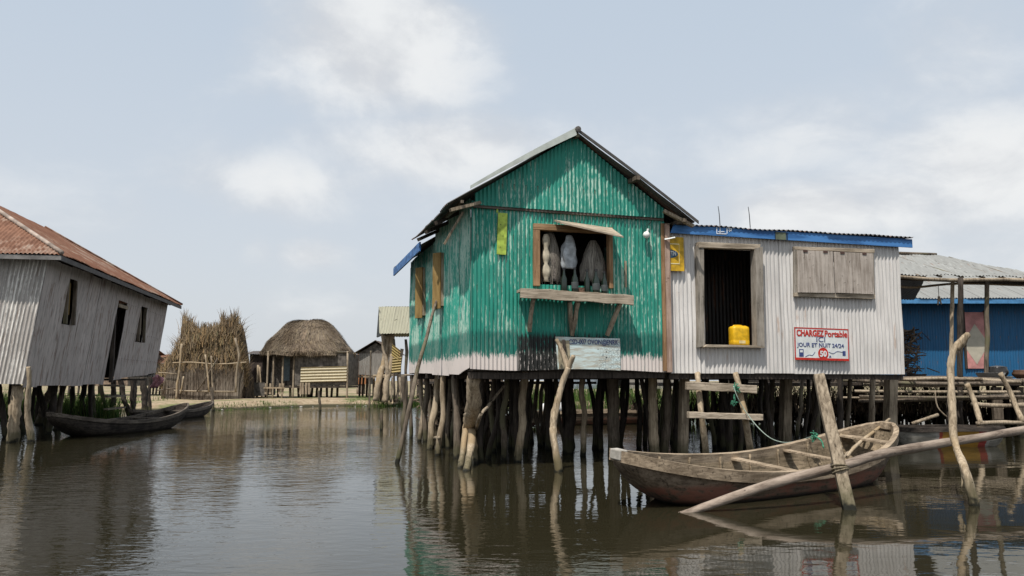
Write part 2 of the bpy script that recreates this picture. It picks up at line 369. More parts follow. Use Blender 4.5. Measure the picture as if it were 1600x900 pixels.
def boatm(name, dk, lt, red=None):
    m_, t = mat(name, .8, .2); n = t.noise(t.scale(t.co, (2.2, 26, 26)), 1.0, 7, .65); b2 = t.noise(t.co, 2.6, 6, .62)
    c = t.mix(t.ss(t.m('ADD', t.m('MULTIPLY', n, .6), t.m('MULTIPLY', b2, .4)), .38, .64), dk, lt)
    c = t.mix(t.m('MULTIPLY', t.ss(t.noise(t.co, 27, 5, .65), .56, .66), .7), c, tuple(x * .3 for x in dk))
    if red:
        z = sep(t, t.pos)[2]; zz = t.m('ADD', z, t.m('MULTIPLY', b2, -.10))
        r_ = t.m('MULTIPLY', t.ss(zz, .20, .12), t.ss(t.m('ADD', t.m('MULTIPLY', n, .5), t.m('MULTIPLY', b2, .5)), .44, .56)); c = t.mix(t.m('MULTIPLY', r_, .8), c, red)
    zz = sep(t, t.pos)[2]; c = t.mix(t.ss(zz, .07, .0), c, (.018, .014, .010))
    t.put(t.b.inputs['Base Color'], c); t.l.new(t.bump(n, .6, .01), t.b.inputs['Normal']); return m_
BOATO = boatm('boat_hull_outside', (.075, .055, .038), (.23, .18, .13), (.20, .075, .05)); BOATI = boatm('boat_inside', (.11, .085, .055), (.33, .255, .17)); BOATR = boatm('boat_rail', (.18, .135, .09), (.43, .335, .235))
BOATD = boatm('dark_boat', (.022, .018, .015), (.085, .068, .055)); BOATDR = boatm('dark_boat_rail', (.06, .048, .038), (.17, .14, .11))
THATCH = plain('thatch_base', (.20, .15, .105), .95, .4, 5, bump=.9)
def strawm(name, cols):
    m_, t = mat(name, .9, .15); g = t.new('ShaderNodeNewGeometry'); wn = g.outputs['Random Per Island']
    r_ = t.new('ShaderNodeValToRGB'); t.l.new(wn, r_.inputs[0]); el = r_.color_ramp.elements
    while len(el) < len(cols): el.new(.5)
    for i, c in enumerate(cols): el[i].position = i / (len(cols) - 1); el[i].color = (*c, 1)
    big = t.noise(t.co, .9, 4, .6)
    t.put(t.b.inputs['Base Color'], t.mix(t.ss(big, .35, .65), t.mix(1.0, r_.outputs[0], (.62, .58, .55), 'MULTIPLY'), r_.outputs[0])); return m_
STRAW = strawm('thatch_straw', ((.14, .11, .08), (.20, .16, .12), (.26, .21, .155), (.31, .245, .155)))
REED = strawm('dry_reeds', ((.07, .055, .038), (.17, .125, .08), (.26, .20, .13), (.34, .23, .12), (.16, .145, .085)))
REEDG = strawm('grey_reeds', ((.10, .08, .062), (.20, .165, .13), (.30, .255, .205)))
TWIG = strawm('twigs', ((.04, .032, .025), (.12, .09, .065), (.22, .17, .12)))
GRASS = strawm('grass_blades', ((.030, .075, .014), (.055, .12, .022), (.10, .16, .035), (.15, .16, .06)))
LINEN = plain('white_sack', (.78, .77, .75), .7, .06, 5); NETS = strawm('net_strands', ((.10, .09, .075), (.20, .18, .155), (.30, .275, .235), (.40, .37, .31)))
PINKC = plain('pink_cloth', (.50, .24, .26), .8, .25, 8)
PINKD = plain('pink_door', (.52, .24, .22), .6, .18, 3); CREAMD = plain('cream_diamond', (.46, .42, .33), .6, .1, 3)
POT = plain('dark_pot', (.035, .033, .032), .35, .3, 9, .5); ALU = plain('aluminium_basin', (.34, .34, .34), .35, .15, 9, .6)
MUDW = plain('grey_plank_wall', (.13, .115, .10), .9, .35, 4, bump=.3)
def sandm():
    m_, t = mat('sandy_ground', .95, .1); n = t.noise(t.pos, .35, 8, .6); n2 = t.noise(t.pos, 3.0, 6, .65); z = sep(t, t.pos)[2]
    c = t.mix(t.ss(n2, .3, .7), (.24, .18, .115), (.38, .30, .205)); c = t.mix(t.m('MULTIPLY', t.ss(n, .47, .60), .8), c, (.085, .12, .035))
    c = t.mix(t.ss(t.m('ADD', z, t.m('MULTIPLY', n2, -.12)), .10, .0), c, (.055, .05, .03)); t.put(t.b.inputs['Base Color'], c); t.l.new(t.bump(n2, .5, .05), t.b.inputs['Normal']); return m_
SAND = sandm()
def waterm():
    m_, t = mat('lagoon_water', .025, .5); b = t.b; b.inputs['IOR'].default_value = 1.333
    big = t.noise(t.pos, .10, 3, .5); p = t.scale(t.pos, (.62, 1.25, 1)); xyz = sep(t, t.pos)
    n1 = t.noise(p, 7.5, 3, .5, .3); n2 = t.noise(t.scale(t.pos, (1.0, 1.5, 1)), 2.1, 3, .45, .5); n3 = t.noise(t.scale(t.pos, (.8, 1.4, 1)), .55, 3, .5)
    # breeze: fine ripples over the open water, calm lee in front of the boat and the white house
    lee = t.vm('LENGTH', t.vm('MULTIPLY', t.vm('SUBTRACT', t.pos, (5.4, 9.6, 0)), (.125, .16, 0)))
    br = t.m('MULTIPLY', t.ss(lee, .55, 1.2, .07, 1.0), t.ss(big, .40, .60, .30, 1.0))
    h = t.m('ADD', t.m('MULTIPLY', t.m('MULTIPLY', n1, br), .0125), t.m('ADD', t.m('MULTIPLY', n2, t.m('MULTIPLY', t.m('ADD', br, .12), .012)), t.m('MULTIPLY', n3, .0065)))
    t.l.new(t.bump(h, 1.0, 1.0), b.inputs['Normal'])
    t.put(b.inputs['Base Color'], t.mix(t.ss(big, .3, .7), (.019, .017, .009), (.026, .022, .012)))
    return m_
WATER = waterm()
# ================================================================ ground and water
def shore(x):
    pts = ((-200, 36), (-40, 34), (-20, 35), (-15, 37.5), (-9, 44.5), (0, 46), (4, 42), (9, 38), (16, 37), (200, 36))
    for (a, b), (c, d) in zip(pts[:-1], pts[1:]):
        if a <= x <= c: k = (x - a) / (c - a); k = k * k * (3 - 2 * k); return b + (d - b) * k + mnoise.noise(Vector((x * .35, 0, 0))) * 1.1
    return 36
def gz(x, y):
    d = y - shore(max(-199, min(199, x)))
    k = max(0, min(1, (d + .9) / 2.3)); k = k * k * (3 - 2 * k)
    return -.75 + k * 1.08 + (mnoise.noise(Vector((x * .4, y * .4, 0))) * .10 + mnoise.noise(Vector((x * 2.1, y * 2.1, 3))) * .04) * k * (1 if y < 120 else 0)
xs = [-3500, -1200, -400, -180, -110] + [-80 + i * 1.0 for i in range(161)] + [110, 180, 400, 1200, 3500]
ys = [-400, -100, 0, 15, 28] + [32 + i * .4 for i in range(80)] + [66, 70, 76, 84, 95, 120, 180, 400, 1500, 5000]
g = MB(); nx = len(xs)
g.add([(x, y, gz(x, y)) for y in ys for x in xs], [(j * nx + i, j * nx + i + 1, (j + 1) * nx + i + 1, (j + 1) * nx + i) for j in range(len(ys) - 1) for i in range(nx - 1)])
tag(g.build('ground', SAND, smooth=True), kind='structure')
g = MB(); g.add([(-600, -300, 0), (600, -300, 0), (600, 60, 0), (-600, 60, 0)], [(0, 1, 2, 3)])
tag(g.build('water', WATER), kind='structure')

# ================================================================ posts under the houses
rng = random.Random(5)
def stilt(root, xt, xb, yb, wp, m_, top=1.5, Yt=None, seed=0, kink=0.0, name='stilt', taper=.85, knots=.25, square=False):
    """a post standing in the water: foot on the water at the surveyed point, head under the floor"""
    b = G(xb, yb); Yt = b.y if Yt is None else Yt
    X = (xt - 800) / F * Yt * 1.0; t = Vector((X, Yt, top)); r = wp / 2 * b.y / F
    foot = b + (b - t) * .45; mid = b.lerp(t, .5) + Vector((kink, 0, 0))
    mb = MB()
    if square: mb.plank(foot, t, r * 2, r * 1.9, up=V, segs=5, rough=.04, rnd=random.Random(seed))
    else: mb.tube([foot, b, b.lerp(t, .28) + Vector((kink * .3, 0, 0)), mid, b.lerp(t, .78), t], [r * 1.0, r, r * .98, r * .95, r * .95, r * taper + r * .1], 10, 4, .05, seed, knots)
    return mb.build(name, m_, root, smooth=not square, world=True)

# ================================================================ the green house
gh = empty('stilt_house', F0, TH)
tag(gh, 'green painted corrugated iron house with a gable roof, standing on stilts over the water', 'house', 'houses on stilts')
WL = 3.36; DP = 6.05
zb0 = fac(735, 576)[1]; zb1 = fac(1036, 580)[1]; ZF = 1.5
wx0, wz1 = fac(832, 350); wx1, _ = fac(955, 365); wz0 = fac(832, 447)[1]
hole = (wx0 + .10, wx1 - .06, wz0 + .03, wz1 - .10)
ZG0, ZG1 = fac(742, 319)[1], fac(1030, 340)[1]
f = MB(); f.corr((0, 0, 0), (1, 0, 0), (0, 0, 1), (0, -1, 0), WL, lambda u: zb0 + (zb1 - zb0) * u / WL - .02 * math.sin(u * 2.2), lambda u: 4.2, [hole], .0665, .0135, 6, 6, .011, 1, .004)
f.build('front_wall', GFRONT, gh, smooth=True)
zs1 = side(633, 583)[1]
f = MB(); sj = random.Random(3)
winA = [side(694, 385), side(684, 468)]; winB = [side(665, 400), side(655, 478)]
hA = (side(694, 430)[0], side(683, 430)[0], 2.75, 3.62); hB = (side(665, 430)[0], side(655, 430)[0], 2.72, 3.6)
f.corr((0, 0, 0), (0, 1, 0), (0, 0, 1), (-1, 0, 0), DP, lambda u: (zb0 - .10 * min(u / .8, 1) + (zs1 - zb0 + .10) * max(0, u - .8) / (DP - .8)), lambda u: 4.25 if u < 2.9 else 4.02, [hA, hB], .0665, .0105, 6, 6, .012, 2, .015)
f.build('side_wall', GSIDE, gh, smooth=True)
f = MB(); f.corr((WL, 0.02, 0), (0, 1, 0), (0, 0, 1), (1, 0, 0), DP, 1.5, 4.0, [], .0665, .0105, 4, 1); f.build('side_wall', GSIDE, gh, smooth=True)
AX, AZ = fac(893, 205, -.3); AX = 1.74; AZ += .05          # apex of the gable
E0 = (-.44, 4.05); E1 = (WL + .42, 3.98)
def rake(u): return (E0[1] + (AZ - E0[1]) * (u - E0[0]) / (AX - E0[0])) if u < AX else (E1[1] + (AZ - E1[1]) * (E1[0] - u) / (E1[0] - AX))
f = MB(); f.corr((0, DP, 0), (1, 0, 0), (0, 0, 1), (0, 1, 0), WL, 1.5, lambda u: rake(u) - .42, [], .0665, .0105, 4, 1); f.build('back_wall', GSIDE, gh, smooth=True)
f = MB(); f.corr((0.05, -.055, 0), (1, 0, 0), (0, 0, 1), (0, -1, 0), WL - .09, lambda u: ZG0 + (ZG1 - ZG0) * u / WL - .02, lambda u: rake(u + .05) - .05, [], .0665, .0105, 6, 4, .008, 4)
f.build('gable', GGABLE, gh, smooth=True)
f = MB(); f.plank((0.02, -.02, ZG0 - .035), (WL - .02, -.02, ZG1 - .035), .05, .05); f.build('gable_rail', WOODXD, gh)
f = MB(); f.box((.02, .05, 1.50), (WL - .02, DP - .03, 1.56))
for y in (.12, 1.3, 2.6, 3.9, 5.2, 5.9): f.plank((.0, y, 1.44), (WL, y, 1.43), .10, .10, rough=.15, segs=4)
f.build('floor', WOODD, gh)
MB().box((1.25, DP + .1, 1.27), (WL + 1.2, DP + 6.5, 1.33)).build('added_back_deck', WOODD, gh)  # unseen deck, added to block the sky in reflections under the house
for i in range(14):  # posts carrying that added deck
    p = F0 + U * rng.uniform(1.3, WL + 1) + V * (DP + rng.uniform(.5, 6.3)); MB().tube([p + Vector((rng.uniform(-.2, .2), 0, -.6)), p + Vector((rng.uniform(-.1, .1), 0, .5)), p + Vector((0, 0, 1.28))], .05, 8, 3, .05, i + 300, .2).build('stilt', WOODM, gh, smooth=True, world=True)
# roof: two corrugated slopes near the front, a lower tail with a blue board at the back
def slope(root, ex, ez, ax, az, y0, y1, m_, seed, name='roof', jag=.02, pitch=.09):
    d = Vector((ex - ax, 0, ez - az)); L = d.length; d.normalize(); n = Vector((-d.z, 0, d.x)); n = n if n.z > 0 else -n
    f = MB(); f.corr((ax, y0, az), (0, 1, 0), d, n, y1 - y0, 0, L, [], pitch, .012, 5, 6, .012, seed, jag, sheet=.62)
    o = f.build(name, m_, root, smooth=True)
    if y0 < 0:
        for v_ in o.data.vertices: v_.co.y -= .20 * abs(v_.co.x - ax) / abs(ex - ax) * max(0, (1.2 - v_.co.y) / 1.4)
    return o
slope(gh, E0[0], E0[1], AX, AZ, -.17, 3.2, DARKI, 7, jag=.05); slope(gh, E1[0], E1[1], AX, AZ, -.17, 6.3, DARKI, 8, jag=.03)
slope(gh, -.32, 3.93, AX, AZ - .28, 3.0, 6.35, DARKI, 9, jag=.03)
f = MB(); f.plank((-.36, 2.65, 3.86), (-.34, 6.3, 3.83), .03, .17, up=Vector((0, 0, 1))); f.build('eave_board', BLUEB, gh)
f = MB()                                    # ridge cap, bent sheet
f.lathe([(.0, -.25), (.05, -.24), (.055, 3.3), (.0, 3.31)], 8, (AX, 0, AZ + .02), (0, 1, 0)); f.build('ridge_cap', DARKI, gh)
def barge(p, q, w0, w1, m_, th=.02):
    mb = MB(); p = Vector(p); q = Vector(q); n_ = 10; vs = []
    for i in range(n_ + 1):
        t = i / n_; c = p.lerp(q, t) + Vector((0, 0, .022 * math.sin(t * 3.1))); hgt = w0 + (w1 - w0) * t
        for dy, dz in ((0, 0), (th, 0), (th, -hgt), (0, -hgt)): vs.append(c + Vector((0, dy, dz)))
    fs = [(i * 4 + j, i * 4 + (j + 1) % 4, i * 4 + 4 + (j + 1) % 4, i * 4 + 4 + j) for i in range(n_) for j in range(4)] + [(0, 3, 2, 1), (n_ * 4, n_ * 4 + 1, n_ * 4 + 2, n_ * 4 + 3)]
    mb.add(vs, fs); return mb
PALEM = plain('pale_flashing', (.50, .53, .48), .5, .12, 3)
barge((AX - .02, -.21, AZ + .055), (E0[0] + .34, -.38, E0[1] + .30), .13, .05, PALEM).build('verge_strip', PALEM, gh)
barge((AX + .02, -.205, AZ + .03), (E1[0] + .02, -.405, E1[1] + .02), .055, .05, WOODXD).build('verge_strip', plain('dark_verge', (.07, .065, .06), .6), gh)
for (a, b, wd) in (((AX, -.20, AZ - .07), (AX, .6, AZ - .07), .06), ((-.22, -.34, 4.10), (-.22, 1.2, 4.10), .05), ((2.72, -.38, rake(2.72) - .06), (2.72, .3, rake(2.72) - .06), .07), ((WL + .22, -.34, 4.02), (WL + .22, 1.0, 4.02), .06)):
    MB().plank(a, b, wd, wd, segs=4, rough=.12).build('purlin', WOODM, gh)
MB().plank((-.40, -.30, 3.96), (.10, -.20, 4.13), .05, .075, up=Vector((0, -1, 0))).build('rafter', WOODG, gh)
MB().plank((WL + .40, -.28, 3.93), (WL - .10, -.2, 4.18), .05, .07, up=Vector((0, -1, 0))).build('rafter', WOODG, gh)
MB().plank((-.40, .15, 3.50), (-.12, .05, 4.02), .035, .04, up=Vector((0, -1, 0))).build('rafter', WOODG, gh)
for y in (.9, 1.8, 2.6): MB().plank((-.42, y, 3.97), (.3, y, 4.33), .04, .06).build('rafter', WOODD, gh)
# corner post between the two houses
MB().box((WL - .015, -.075, zb1 - .02), (WL + .07, .02, 4.0)).build('corner_post', PINKW, gh, bevel=.006)
MB().box((WL - .075, -.045, zb1), (WL - .018, -.005, 4.0)).build('corner_board', TANW, gh, bevel=.004)
# shop window
def frame_(root, x0, x1, z0, z1, m_v, m_h, wl, wr, wt, wb, y0=-.07, y1=.05, lean=0.0):
    fr = MB(); fr.box((x0, y0, z0 - .0), (x0 + wl, y1, z1 - wt - .002)); 
    o = fr.build('window_frame', m_v, root, bevel=.004)
    MB().box((x1 - wr, y0, z0), (x1, y1, z1 - wt - .002)).build('jamb', m_v, o, bevel=.004)
    t = MB(); t.box((x0, y0 - .003, z1 - wt), (x1, y1, z1)); 
    if wb: t.box((x0 + wl + .002, y0 + .002, z0), (x1 - wr - .002, y1, z0 + wb))
    t.build('frame_board', m_h, o, bevel=.004); return o
wf = frame_(gh, wx0, wx1, wz0, wz1, TANW, TANX, .105, .07, .10, 0)
box_in = MB(); x0, x1, z0, z1 = hole                       # near-black sheet, its colour standing in for the unlit room behind
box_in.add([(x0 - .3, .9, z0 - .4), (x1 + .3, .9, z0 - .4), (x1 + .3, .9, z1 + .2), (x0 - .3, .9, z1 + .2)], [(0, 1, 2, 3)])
box_in.build('dim_backing', plain('dim_room_wall', (.03, .024, .02), .9, .5, 5), gh)
# flap propped over the opening
p0 = fac(868, 348, -.08); p1 = fac(975, 371, -.42)
fl = MB(); fl.add([(p0[0] - .02, -.08, p0[1] + .02), (wx1 - .02, -.075, wz1 - .04), (p1[0], -.40, p1[1] - .005), (p0[0] + .0, -.34, p0[1] - .06),
                   (p0[0] - .02, -.08, p0[1] + .05), (wx1 - .02, -.075, wz1 - .01), (p1[0], -.40, p1[1] + .018), (p0[0] + .0, -.34, p0[1] - .03)],
                  [(3, 2, 1, 0), (4, 5, 6, 7), (0, 1, 5, 4), (1, 2, 6, 5), (2, 3, 7, 6), (3, 0, 4, 7)])
fl.build('window_flap', WOODX, gh)
# shelf with its brackets
sa = fac(815, 453, -.33); sb = fac(990, 465, -.33)
sh = MB(); sh.plank((sa[0], -.165, sa[1]), (sb[0], -.165, sb[1]), .23, .045, segs=6, rough=.03)
so_ = sh.build('shelf', WOODX, gh, bevel=.004)
MB().plank((sa[0] - .01, -.30, sa[1] - .04), (sb[0] + .01, -.30, sb[1] - .04), .045, .155, segs=12, rough=.05, rnd=random.Random(4)).build('shelf_edge', WOODX, so_, bevel=.005)
for (xt, yt, xb_, yb_) in ((833, 466, 827, 518), (890, 472, 893, 523), (903, 472, 893, 524), (970, 474, 948, 524)):
    a = fac(xt, yt, -.25); b = fac(xb_, yb_, -.03)
    MB().plank((a[0], -.25, a[1]), (b[0], -.035, b[1]), .055, .06, up=Vector((1, 0, 0)), segs=4, rough=.12).build('bracket', WOODG, so_)
# side shutters standing open
for h, (xa, ya, xb_, yb_) in ((hA, (694, 385, 684, 468)), (hB, (665, 400, 655, 478))):
    s_ = MB(); s_.box((-.06, h[0] - .05, h[2] - .05), (.04, h[0], h[3] + .05)); s_.box((-.06, h[1], h[2] - .05), (.04, h[1] + .05, h[3] + .05)); s_.box((-.055, h[0] + .002, h[3]), (.04, h[1] - .002, h[3] + .05)); s_.box((-.055, h[0] + .002, h[2] - .05), (.04, h[1] - .002, h[2]))
    o = s_.build('window', WOODG, gh)
    ang = Matrix.Translation((-.06, h[0] - .02, 0)) @ Matrix.Rotation(R(35), 4, 'Z')
    MB().box((-.02, 0, h[2] - .1), (.005, .20, h[3] + .06), ang).build('shutter', OCHRE, o, bevel=.004)
# lime plate, bulb, board nailed on the wall
a = fac(776, 332, -.03); b = fac(790, 398, -.03)
Mt = Matrix.Translation((a[0], -.03, b[1])) @ Matrix.Rotation(R(2), 4, 'Y')
lp = MB(); lp.box((0, -.012, 0), (.155, 0, a[1] - b[1]), Mt); o = lp.build('lime_plate', LIME, gh, bevel=.002); tag(o, 'lime green upright metal plate screwed on')
MB().plank((a[0] + .01, -.028, a[1]), (a[0] + .012, -.028, a[1] + .13), .025, .01, up=Vector((0, 1, 0))).build('mounting_strip', LIME, o)
sc_ = MB()
for k in (.12, .3, .48, .62): sc_.lathe([(.0, 0), (.007, .001), (.007, .004), (0, .005)], 8, (a[0] + (.10 if k in (.3, .62) else .06), -.045, b[1] + k), (0, -1, 0))
sc_.build('screws', BLK, o)
b = fac(1010, 367, -.10)
lb = MB(); lb.lathe([(.003, -.06), (.03, -.052), (.052, -.03), (.060, 0), (.052, .03), (.03, .052), (.012, .06), (.003, .062)], 18, (b[0], -.10, b[1]), (.3, -.2, 1))
o = lb.build('lamp', BULB, gh, smooth=True)
MB().lathe([(.002, 0), (.018, .0), (.02, .05), (.014, .055), (.002, .056)], 12, (b[0] + .015, -.105, b[1] + .05), (.3, -.1, 1)).build('lamp_socket', OFFW, o)
c = fac(1018, 346, -.02); MB().tube([(b[0] + .03, -.11, b[1] + .10), (b[0] + .05, -.06, b[1] + .16), (c[0], -.02, c[1])], .004, 5).build('lamp_wire', CABLE, o)
c = fac(978, 430, -.04); MB().plank((c[0], -.03, c[1] - .20), (c[0], -.03, c[1] + .24), .035, .02, up=Vector((0, -1, 0))).build('nailed_batten', WOODG, gh)
# its stilts, one by one: head px, foot px, foot row, width px
side_posts = [(633, 632, 676, 8, WOODM), (645, 643, 684, 6, WOODM), (658, 656, 690, 7, WOODG), (669, 665, 690, 9, WOODM), (684, 671, 702, 11, WOODP), (694, 686, 712, 9, WOODP), (702, 693, 700, 6, WOODM), (708, 707, 694, 7, WOODM)]
for i, (xt, xb_, yb_, wp, m_) in enumerate(side_posts): stilt(gh, xt, xb_, yb_, wp, m_, 1.5, None, i + 20, kink=rng.uniform(-.06, .06))
# big forked trunk at the corner
b = G(733, 722); t_ = F0 + Vector((.06, .26, 1.45))
tk = MB(); tk.tube([b + Vector((-.02, .05, .12)), b + Vector((-.0, .08, .5)), b.lerp(t_, .65), t_ + Vector((0, 0, .0))], [.05, .118, .115, .105], 14, 8, .03, 3, .45)
tr = tk.build('corner_trunk', WOODP, gh, smooth=True, world=True)
for (dx, dy, xf, r0) in ((-.09, -.02, 721, .045), (.10, -.03, 743, .055), (.04, .12, 736, .06)):
    g0 = G(xf if xf != 743 else 727, 733 if dy < 0 else 727); g0 = g0 + (Vector((0, 0, 0)))
    if xf == 743: tip = G(729, 735); q0 = b + Vector((.05, .03, .62)); pts = [tip + (tip - q0) * .5, tip, tip.lerp(q0, .5) + Vector((.03, 0, 0)), q0]
    elif xf == 721: tip = G(720, 731); q0 = b + Vector((-.05, .03, .62)); pts = [tip + (tip - q0) * .5, tip, tip.lerp(q0, .5), q0]
    else: tip = G(741, 724); q0 = b + Vector((.06, .1, .5)); pts = [tip + (tip - q0) * .5, tip, tip.lerp(q0, .5), q0]
    m0 = MB(); m0.tube(pts, [r0 * .8, r0, r0 * 1.1, r0 * 1.25], 10, 4, .02, int(xf), .3)
    o = m0.build('root_fork', WOODP, tr, smooth=True, world=False)
    bi = Matrix.LocRotScale(gh.location, gh.rotation_euler, None).inverted()
    for v_ in o.data.vertices: v_.co = bi @ v_.co
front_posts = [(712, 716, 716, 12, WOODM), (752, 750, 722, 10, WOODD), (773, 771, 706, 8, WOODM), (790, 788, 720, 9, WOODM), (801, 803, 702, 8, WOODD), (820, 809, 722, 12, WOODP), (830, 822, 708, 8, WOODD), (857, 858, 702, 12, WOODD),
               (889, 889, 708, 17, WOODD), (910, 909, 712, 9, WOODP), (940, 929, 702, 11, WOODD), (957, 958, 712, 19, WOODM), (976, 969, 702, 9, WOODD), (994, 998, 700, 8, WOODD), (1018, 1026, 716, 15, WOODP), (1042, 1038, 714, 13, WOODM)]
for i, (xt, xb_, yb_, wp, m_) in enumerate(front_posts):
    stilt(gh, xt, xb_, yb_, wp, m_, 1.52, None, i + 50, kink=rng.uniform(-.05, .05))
for i in range(26):                          # posts further in under the floor
    u_ = rng.uniform(.2, WL - .1); v_ = rng.choice((1.3, 2.6, 3.9, 5.2)) + rng.uniform(-.3, .3); p = F0 + U * u_ + V * v_; q_ = p + Vector((rng.uniform(-.25, .25), 0, 0))
    MB().tube([q_ + Vector((0, 0, -.6)), q_, p.lerp(q_, .5) + Vector((rng.uniform(-.08, .08), 0, .75)), p + Vector((0, 0, 1.48))], [.05, .05, .045, .04], 8, 3, .05, i, .2).build('stilt', WOODD if i % 3 else WOODM, gh, smooth=True, world=True)
a = W(748, 655, 13.2); c = W(790, 600, 14.0); MB().tube([G(742, 700), a, W(765, 632, 13.5), c], [.03, .03, .028, .02], 7, 4, .03, 2, .2).build('brace', WOODG, gh, smooth=True, world=True)
MB().tube([G(676, 702) + Vector((0, 0, -.3)), G(672, 690) + Vector((0, 0, .02)), W(686, 634 + 50, 15.2)], [.05, .05, .03], 8, 3).build('brace', WOODG, gh, smooth=True, world=True)

# ================================================================ the white house
wh = empty('stilt_house', F0, TH)
tag(wh, 'white corrugated iron house with a blue eave board and an open doorway, on stilts', 'house', 'houses on stilts')
X0 = WL + .075; X1 = fac(1410, 480)[0]; WW = X1 - X0; YW = .03; DW = 4.6
zr = fac(1410, 585)[1]; zl = fac(1045, 583)[1]
dx0, dz1 = fac(1100, 388); dx1 = fac(1180, 460)[0]; dz0 = fac(1100, 540)[1]
door = (dx0 - X0, dx1 - X0, dz0, dz1)
sx0, sz1 = fac(1244, 390); sx1 = fac(1366, 400)[0]; sz0 = fac(1244, 462)[1]
f = MB(); f.corr((X0, YW, 0), (1, 0, 0), (0, 0, 1), (0, -1, 0), WW, lambda u: zl + (zr - zl) * u / WW, 3.86, [door], .078, .016, 6, 6, .012, 11, .008)
f.build('front_wall', WHITEI, wh, smooth=True)
for x_, m_ in ((X0, WHITES), (X1, WHITES)):
    f = MB(); f.corr((x_, YW, 0), (0, 1, 0), (0, 0, 1), (-1, 0, 0), DW, 1.48, 3.9, [], .078, .011, 4, 1); f.build('side_wall', m_, wh, smooth=True)
f = MB(); f.corr((X0, YW + DW, 0), (1, 0, 0), (0, 0, 1), (0, 1, 0), WW, 1.48, 3.9, [], .078, .011, 4, 1); f.build('back_wall', WHITEI, wh, smooth=True)
DINT = corrm('dim_inner_iron', (.035, .028, .024), (.06, .05, .045), 0, .078, .3, .3)  # the dimness of the room is put into this near-black colour
f = MB(); f.corr((X0 + .1, YW + 1.5, 0), (1, 0, 0), (0, 0, 1), (0, 1, 0), WW - .2, 1.52, 3.9, [], .078, .011, 5, 1); f.build('dim_backing', DINT, wh, smooth=True)
f = MB(); f.box((X0, .06, 1.47), (X1 - .01, YW + DW - .03, 1.53))
for y in (.12, 1.3, 2.6, 3.9): f.plank((X0, y, 1.42), (X1, y, 1.42), .09, .09, segs=5, rough=.1)
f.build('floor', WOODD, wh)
f = MB(); RX0 = X0 - .10; f.corr((RX0, -.095, 3.985), (1, 0, 0), (0, math.cos(R(6)), math.sin(R(6))), (0, -math.sin(R(6)), math.cos(R(6))), X1 + .27 - RX0, 0, 5.4, [], .095, .016, 6, 1, .008, 13, .015)
f.build('roof', DARKIX, wh, smooth=True)
fb0 = fac(1052, 366, -.05)[1]; ft0 = fac(1052, 351, -.05)[1]; fb1 = fac(1424, 387, -.05)[1]; ft1 = fac(1424, 374, -.05)[1]
xl = fac(1047, 360, -.05)[0]; xr = fac(1425, 380, -.05)[0]
f = MB(); f.add([(xl, -.06, fb0 + .02), (xr, -.06, fb1), (xr, -.06, ft1), (xl + .07, -.06, ft0), (xl, -.035, fb0 + .02), (xr, -.035, fb1), (xr, -.035, ft1), (xl + .07, -.035, ft0)],
                [(0, 1, 2, 3), (5, 4, 7, 6), (1, 0, 4, 5), (2, 1, 5, 6), (3, 2, 6, 7), (0, 3, 7, 4)])
eb = f.build('eave_board', BLUEB, wh)
def onfascia(px): x_ = fac(px, 365, -.063)[0]; k = (x_ - xl) / (xr - xl); return x_, fb0 + (fb1 - fb0) * k, ft0 + (ft1 - ft0) * k
a = onfascia(1212); b = onfascia(1228); MB().box((a[0], -.064, b[1] + .01), (b[0], -.061, a[2] - .02)).build('olive_patch', OLIVE, eb)
for px in (1211, 1229, 1230): a = onfascia(px); MB().box((a[0] - .007, -.067, a[1] + .005), (a[0] + .007, -.065, a[2] - .02)).build('dark_stroke', NAVY, eb)
for (pa, pb) in (((1120, 354), (1120, 365)), ((1120, 365), (1135, 365.5)), ((1136, 355), (1136, 365)), ((1125, 355), (1125, 364)), ((1122, 362), (1132, 362)), ((1138, 357), (1144, 357)), ((1140, 356), (1140, 362)), ((1138, 360), (1143, 360)), ((1144, 355), (1142, 361))):
    a = fac(*pa, -.066); b = fac(*pb, -.066)
    MB().plank((a[0], -.066, a[1]), (b[0], -.066, b[1]), .014, .003, up=Vector((0, -1, 0))).build('chalk_mark', CHALK, eb)
for x_ in [X0 + .3 + i * .62 for i in range(8)]: MB().plank((x_, -.03, 3.90), (x_, .5, 3.955), .05, .07).build('rafter', WOODM, wh)
a = fac(1058, 362, -.36); MB().plank((a[0] - .10, -.10, a[1] - .09), (a[0] + .06, -.17, a[1] - .06), .06, .006, up=Vector((0, -.5, 1))).build('bent_flashing', OFFW, wh)
# door frame: leaning jambs, lintel, sill
def quadboard(pts, y0, y1):
    """board whose face is the four (x,z) points"""
    m0 = MB(); m0.add([(x, y0, z) for x, z in pts] + [(x, y1, z) for x, z in pts], [(0, 1, 2, 3), (7, 6, 5, 4), (0, 4, 5, 1), (1, 5, 6, 2), (2, 6, 7, 3), (3, 7, 4, 0)]); return m0
P_ = lambda x, y, o=-.06: fac(x, y, o)
dj = quadboard([P_(1091, 543), P_(1101, 541), P_(1100, 388), P_(1090, 384)], -.06, .06).build('door_frame', WOODZ, wh, bevel=.004)
quadboard([P_(1181, 541), P_(1193, 543), P_(1190, 386), P_(1178, 388)], -.10, .06).build('jamb', WOODZ, dj, bevel=.004)
quadboard([P_(1091, 387), P_(1186, 390), P_(1188, 382), P_(1091, 378)], -.075, .055).build('lintel', WOODX, dj, bevel=.004)
quadboard([P_(1098, 542.5), P_(1193, 543.5), P_(1190, 540), P_(1103, 538.5)], -.10, .30).build('sill', WOODX, dj, bevel=.003)
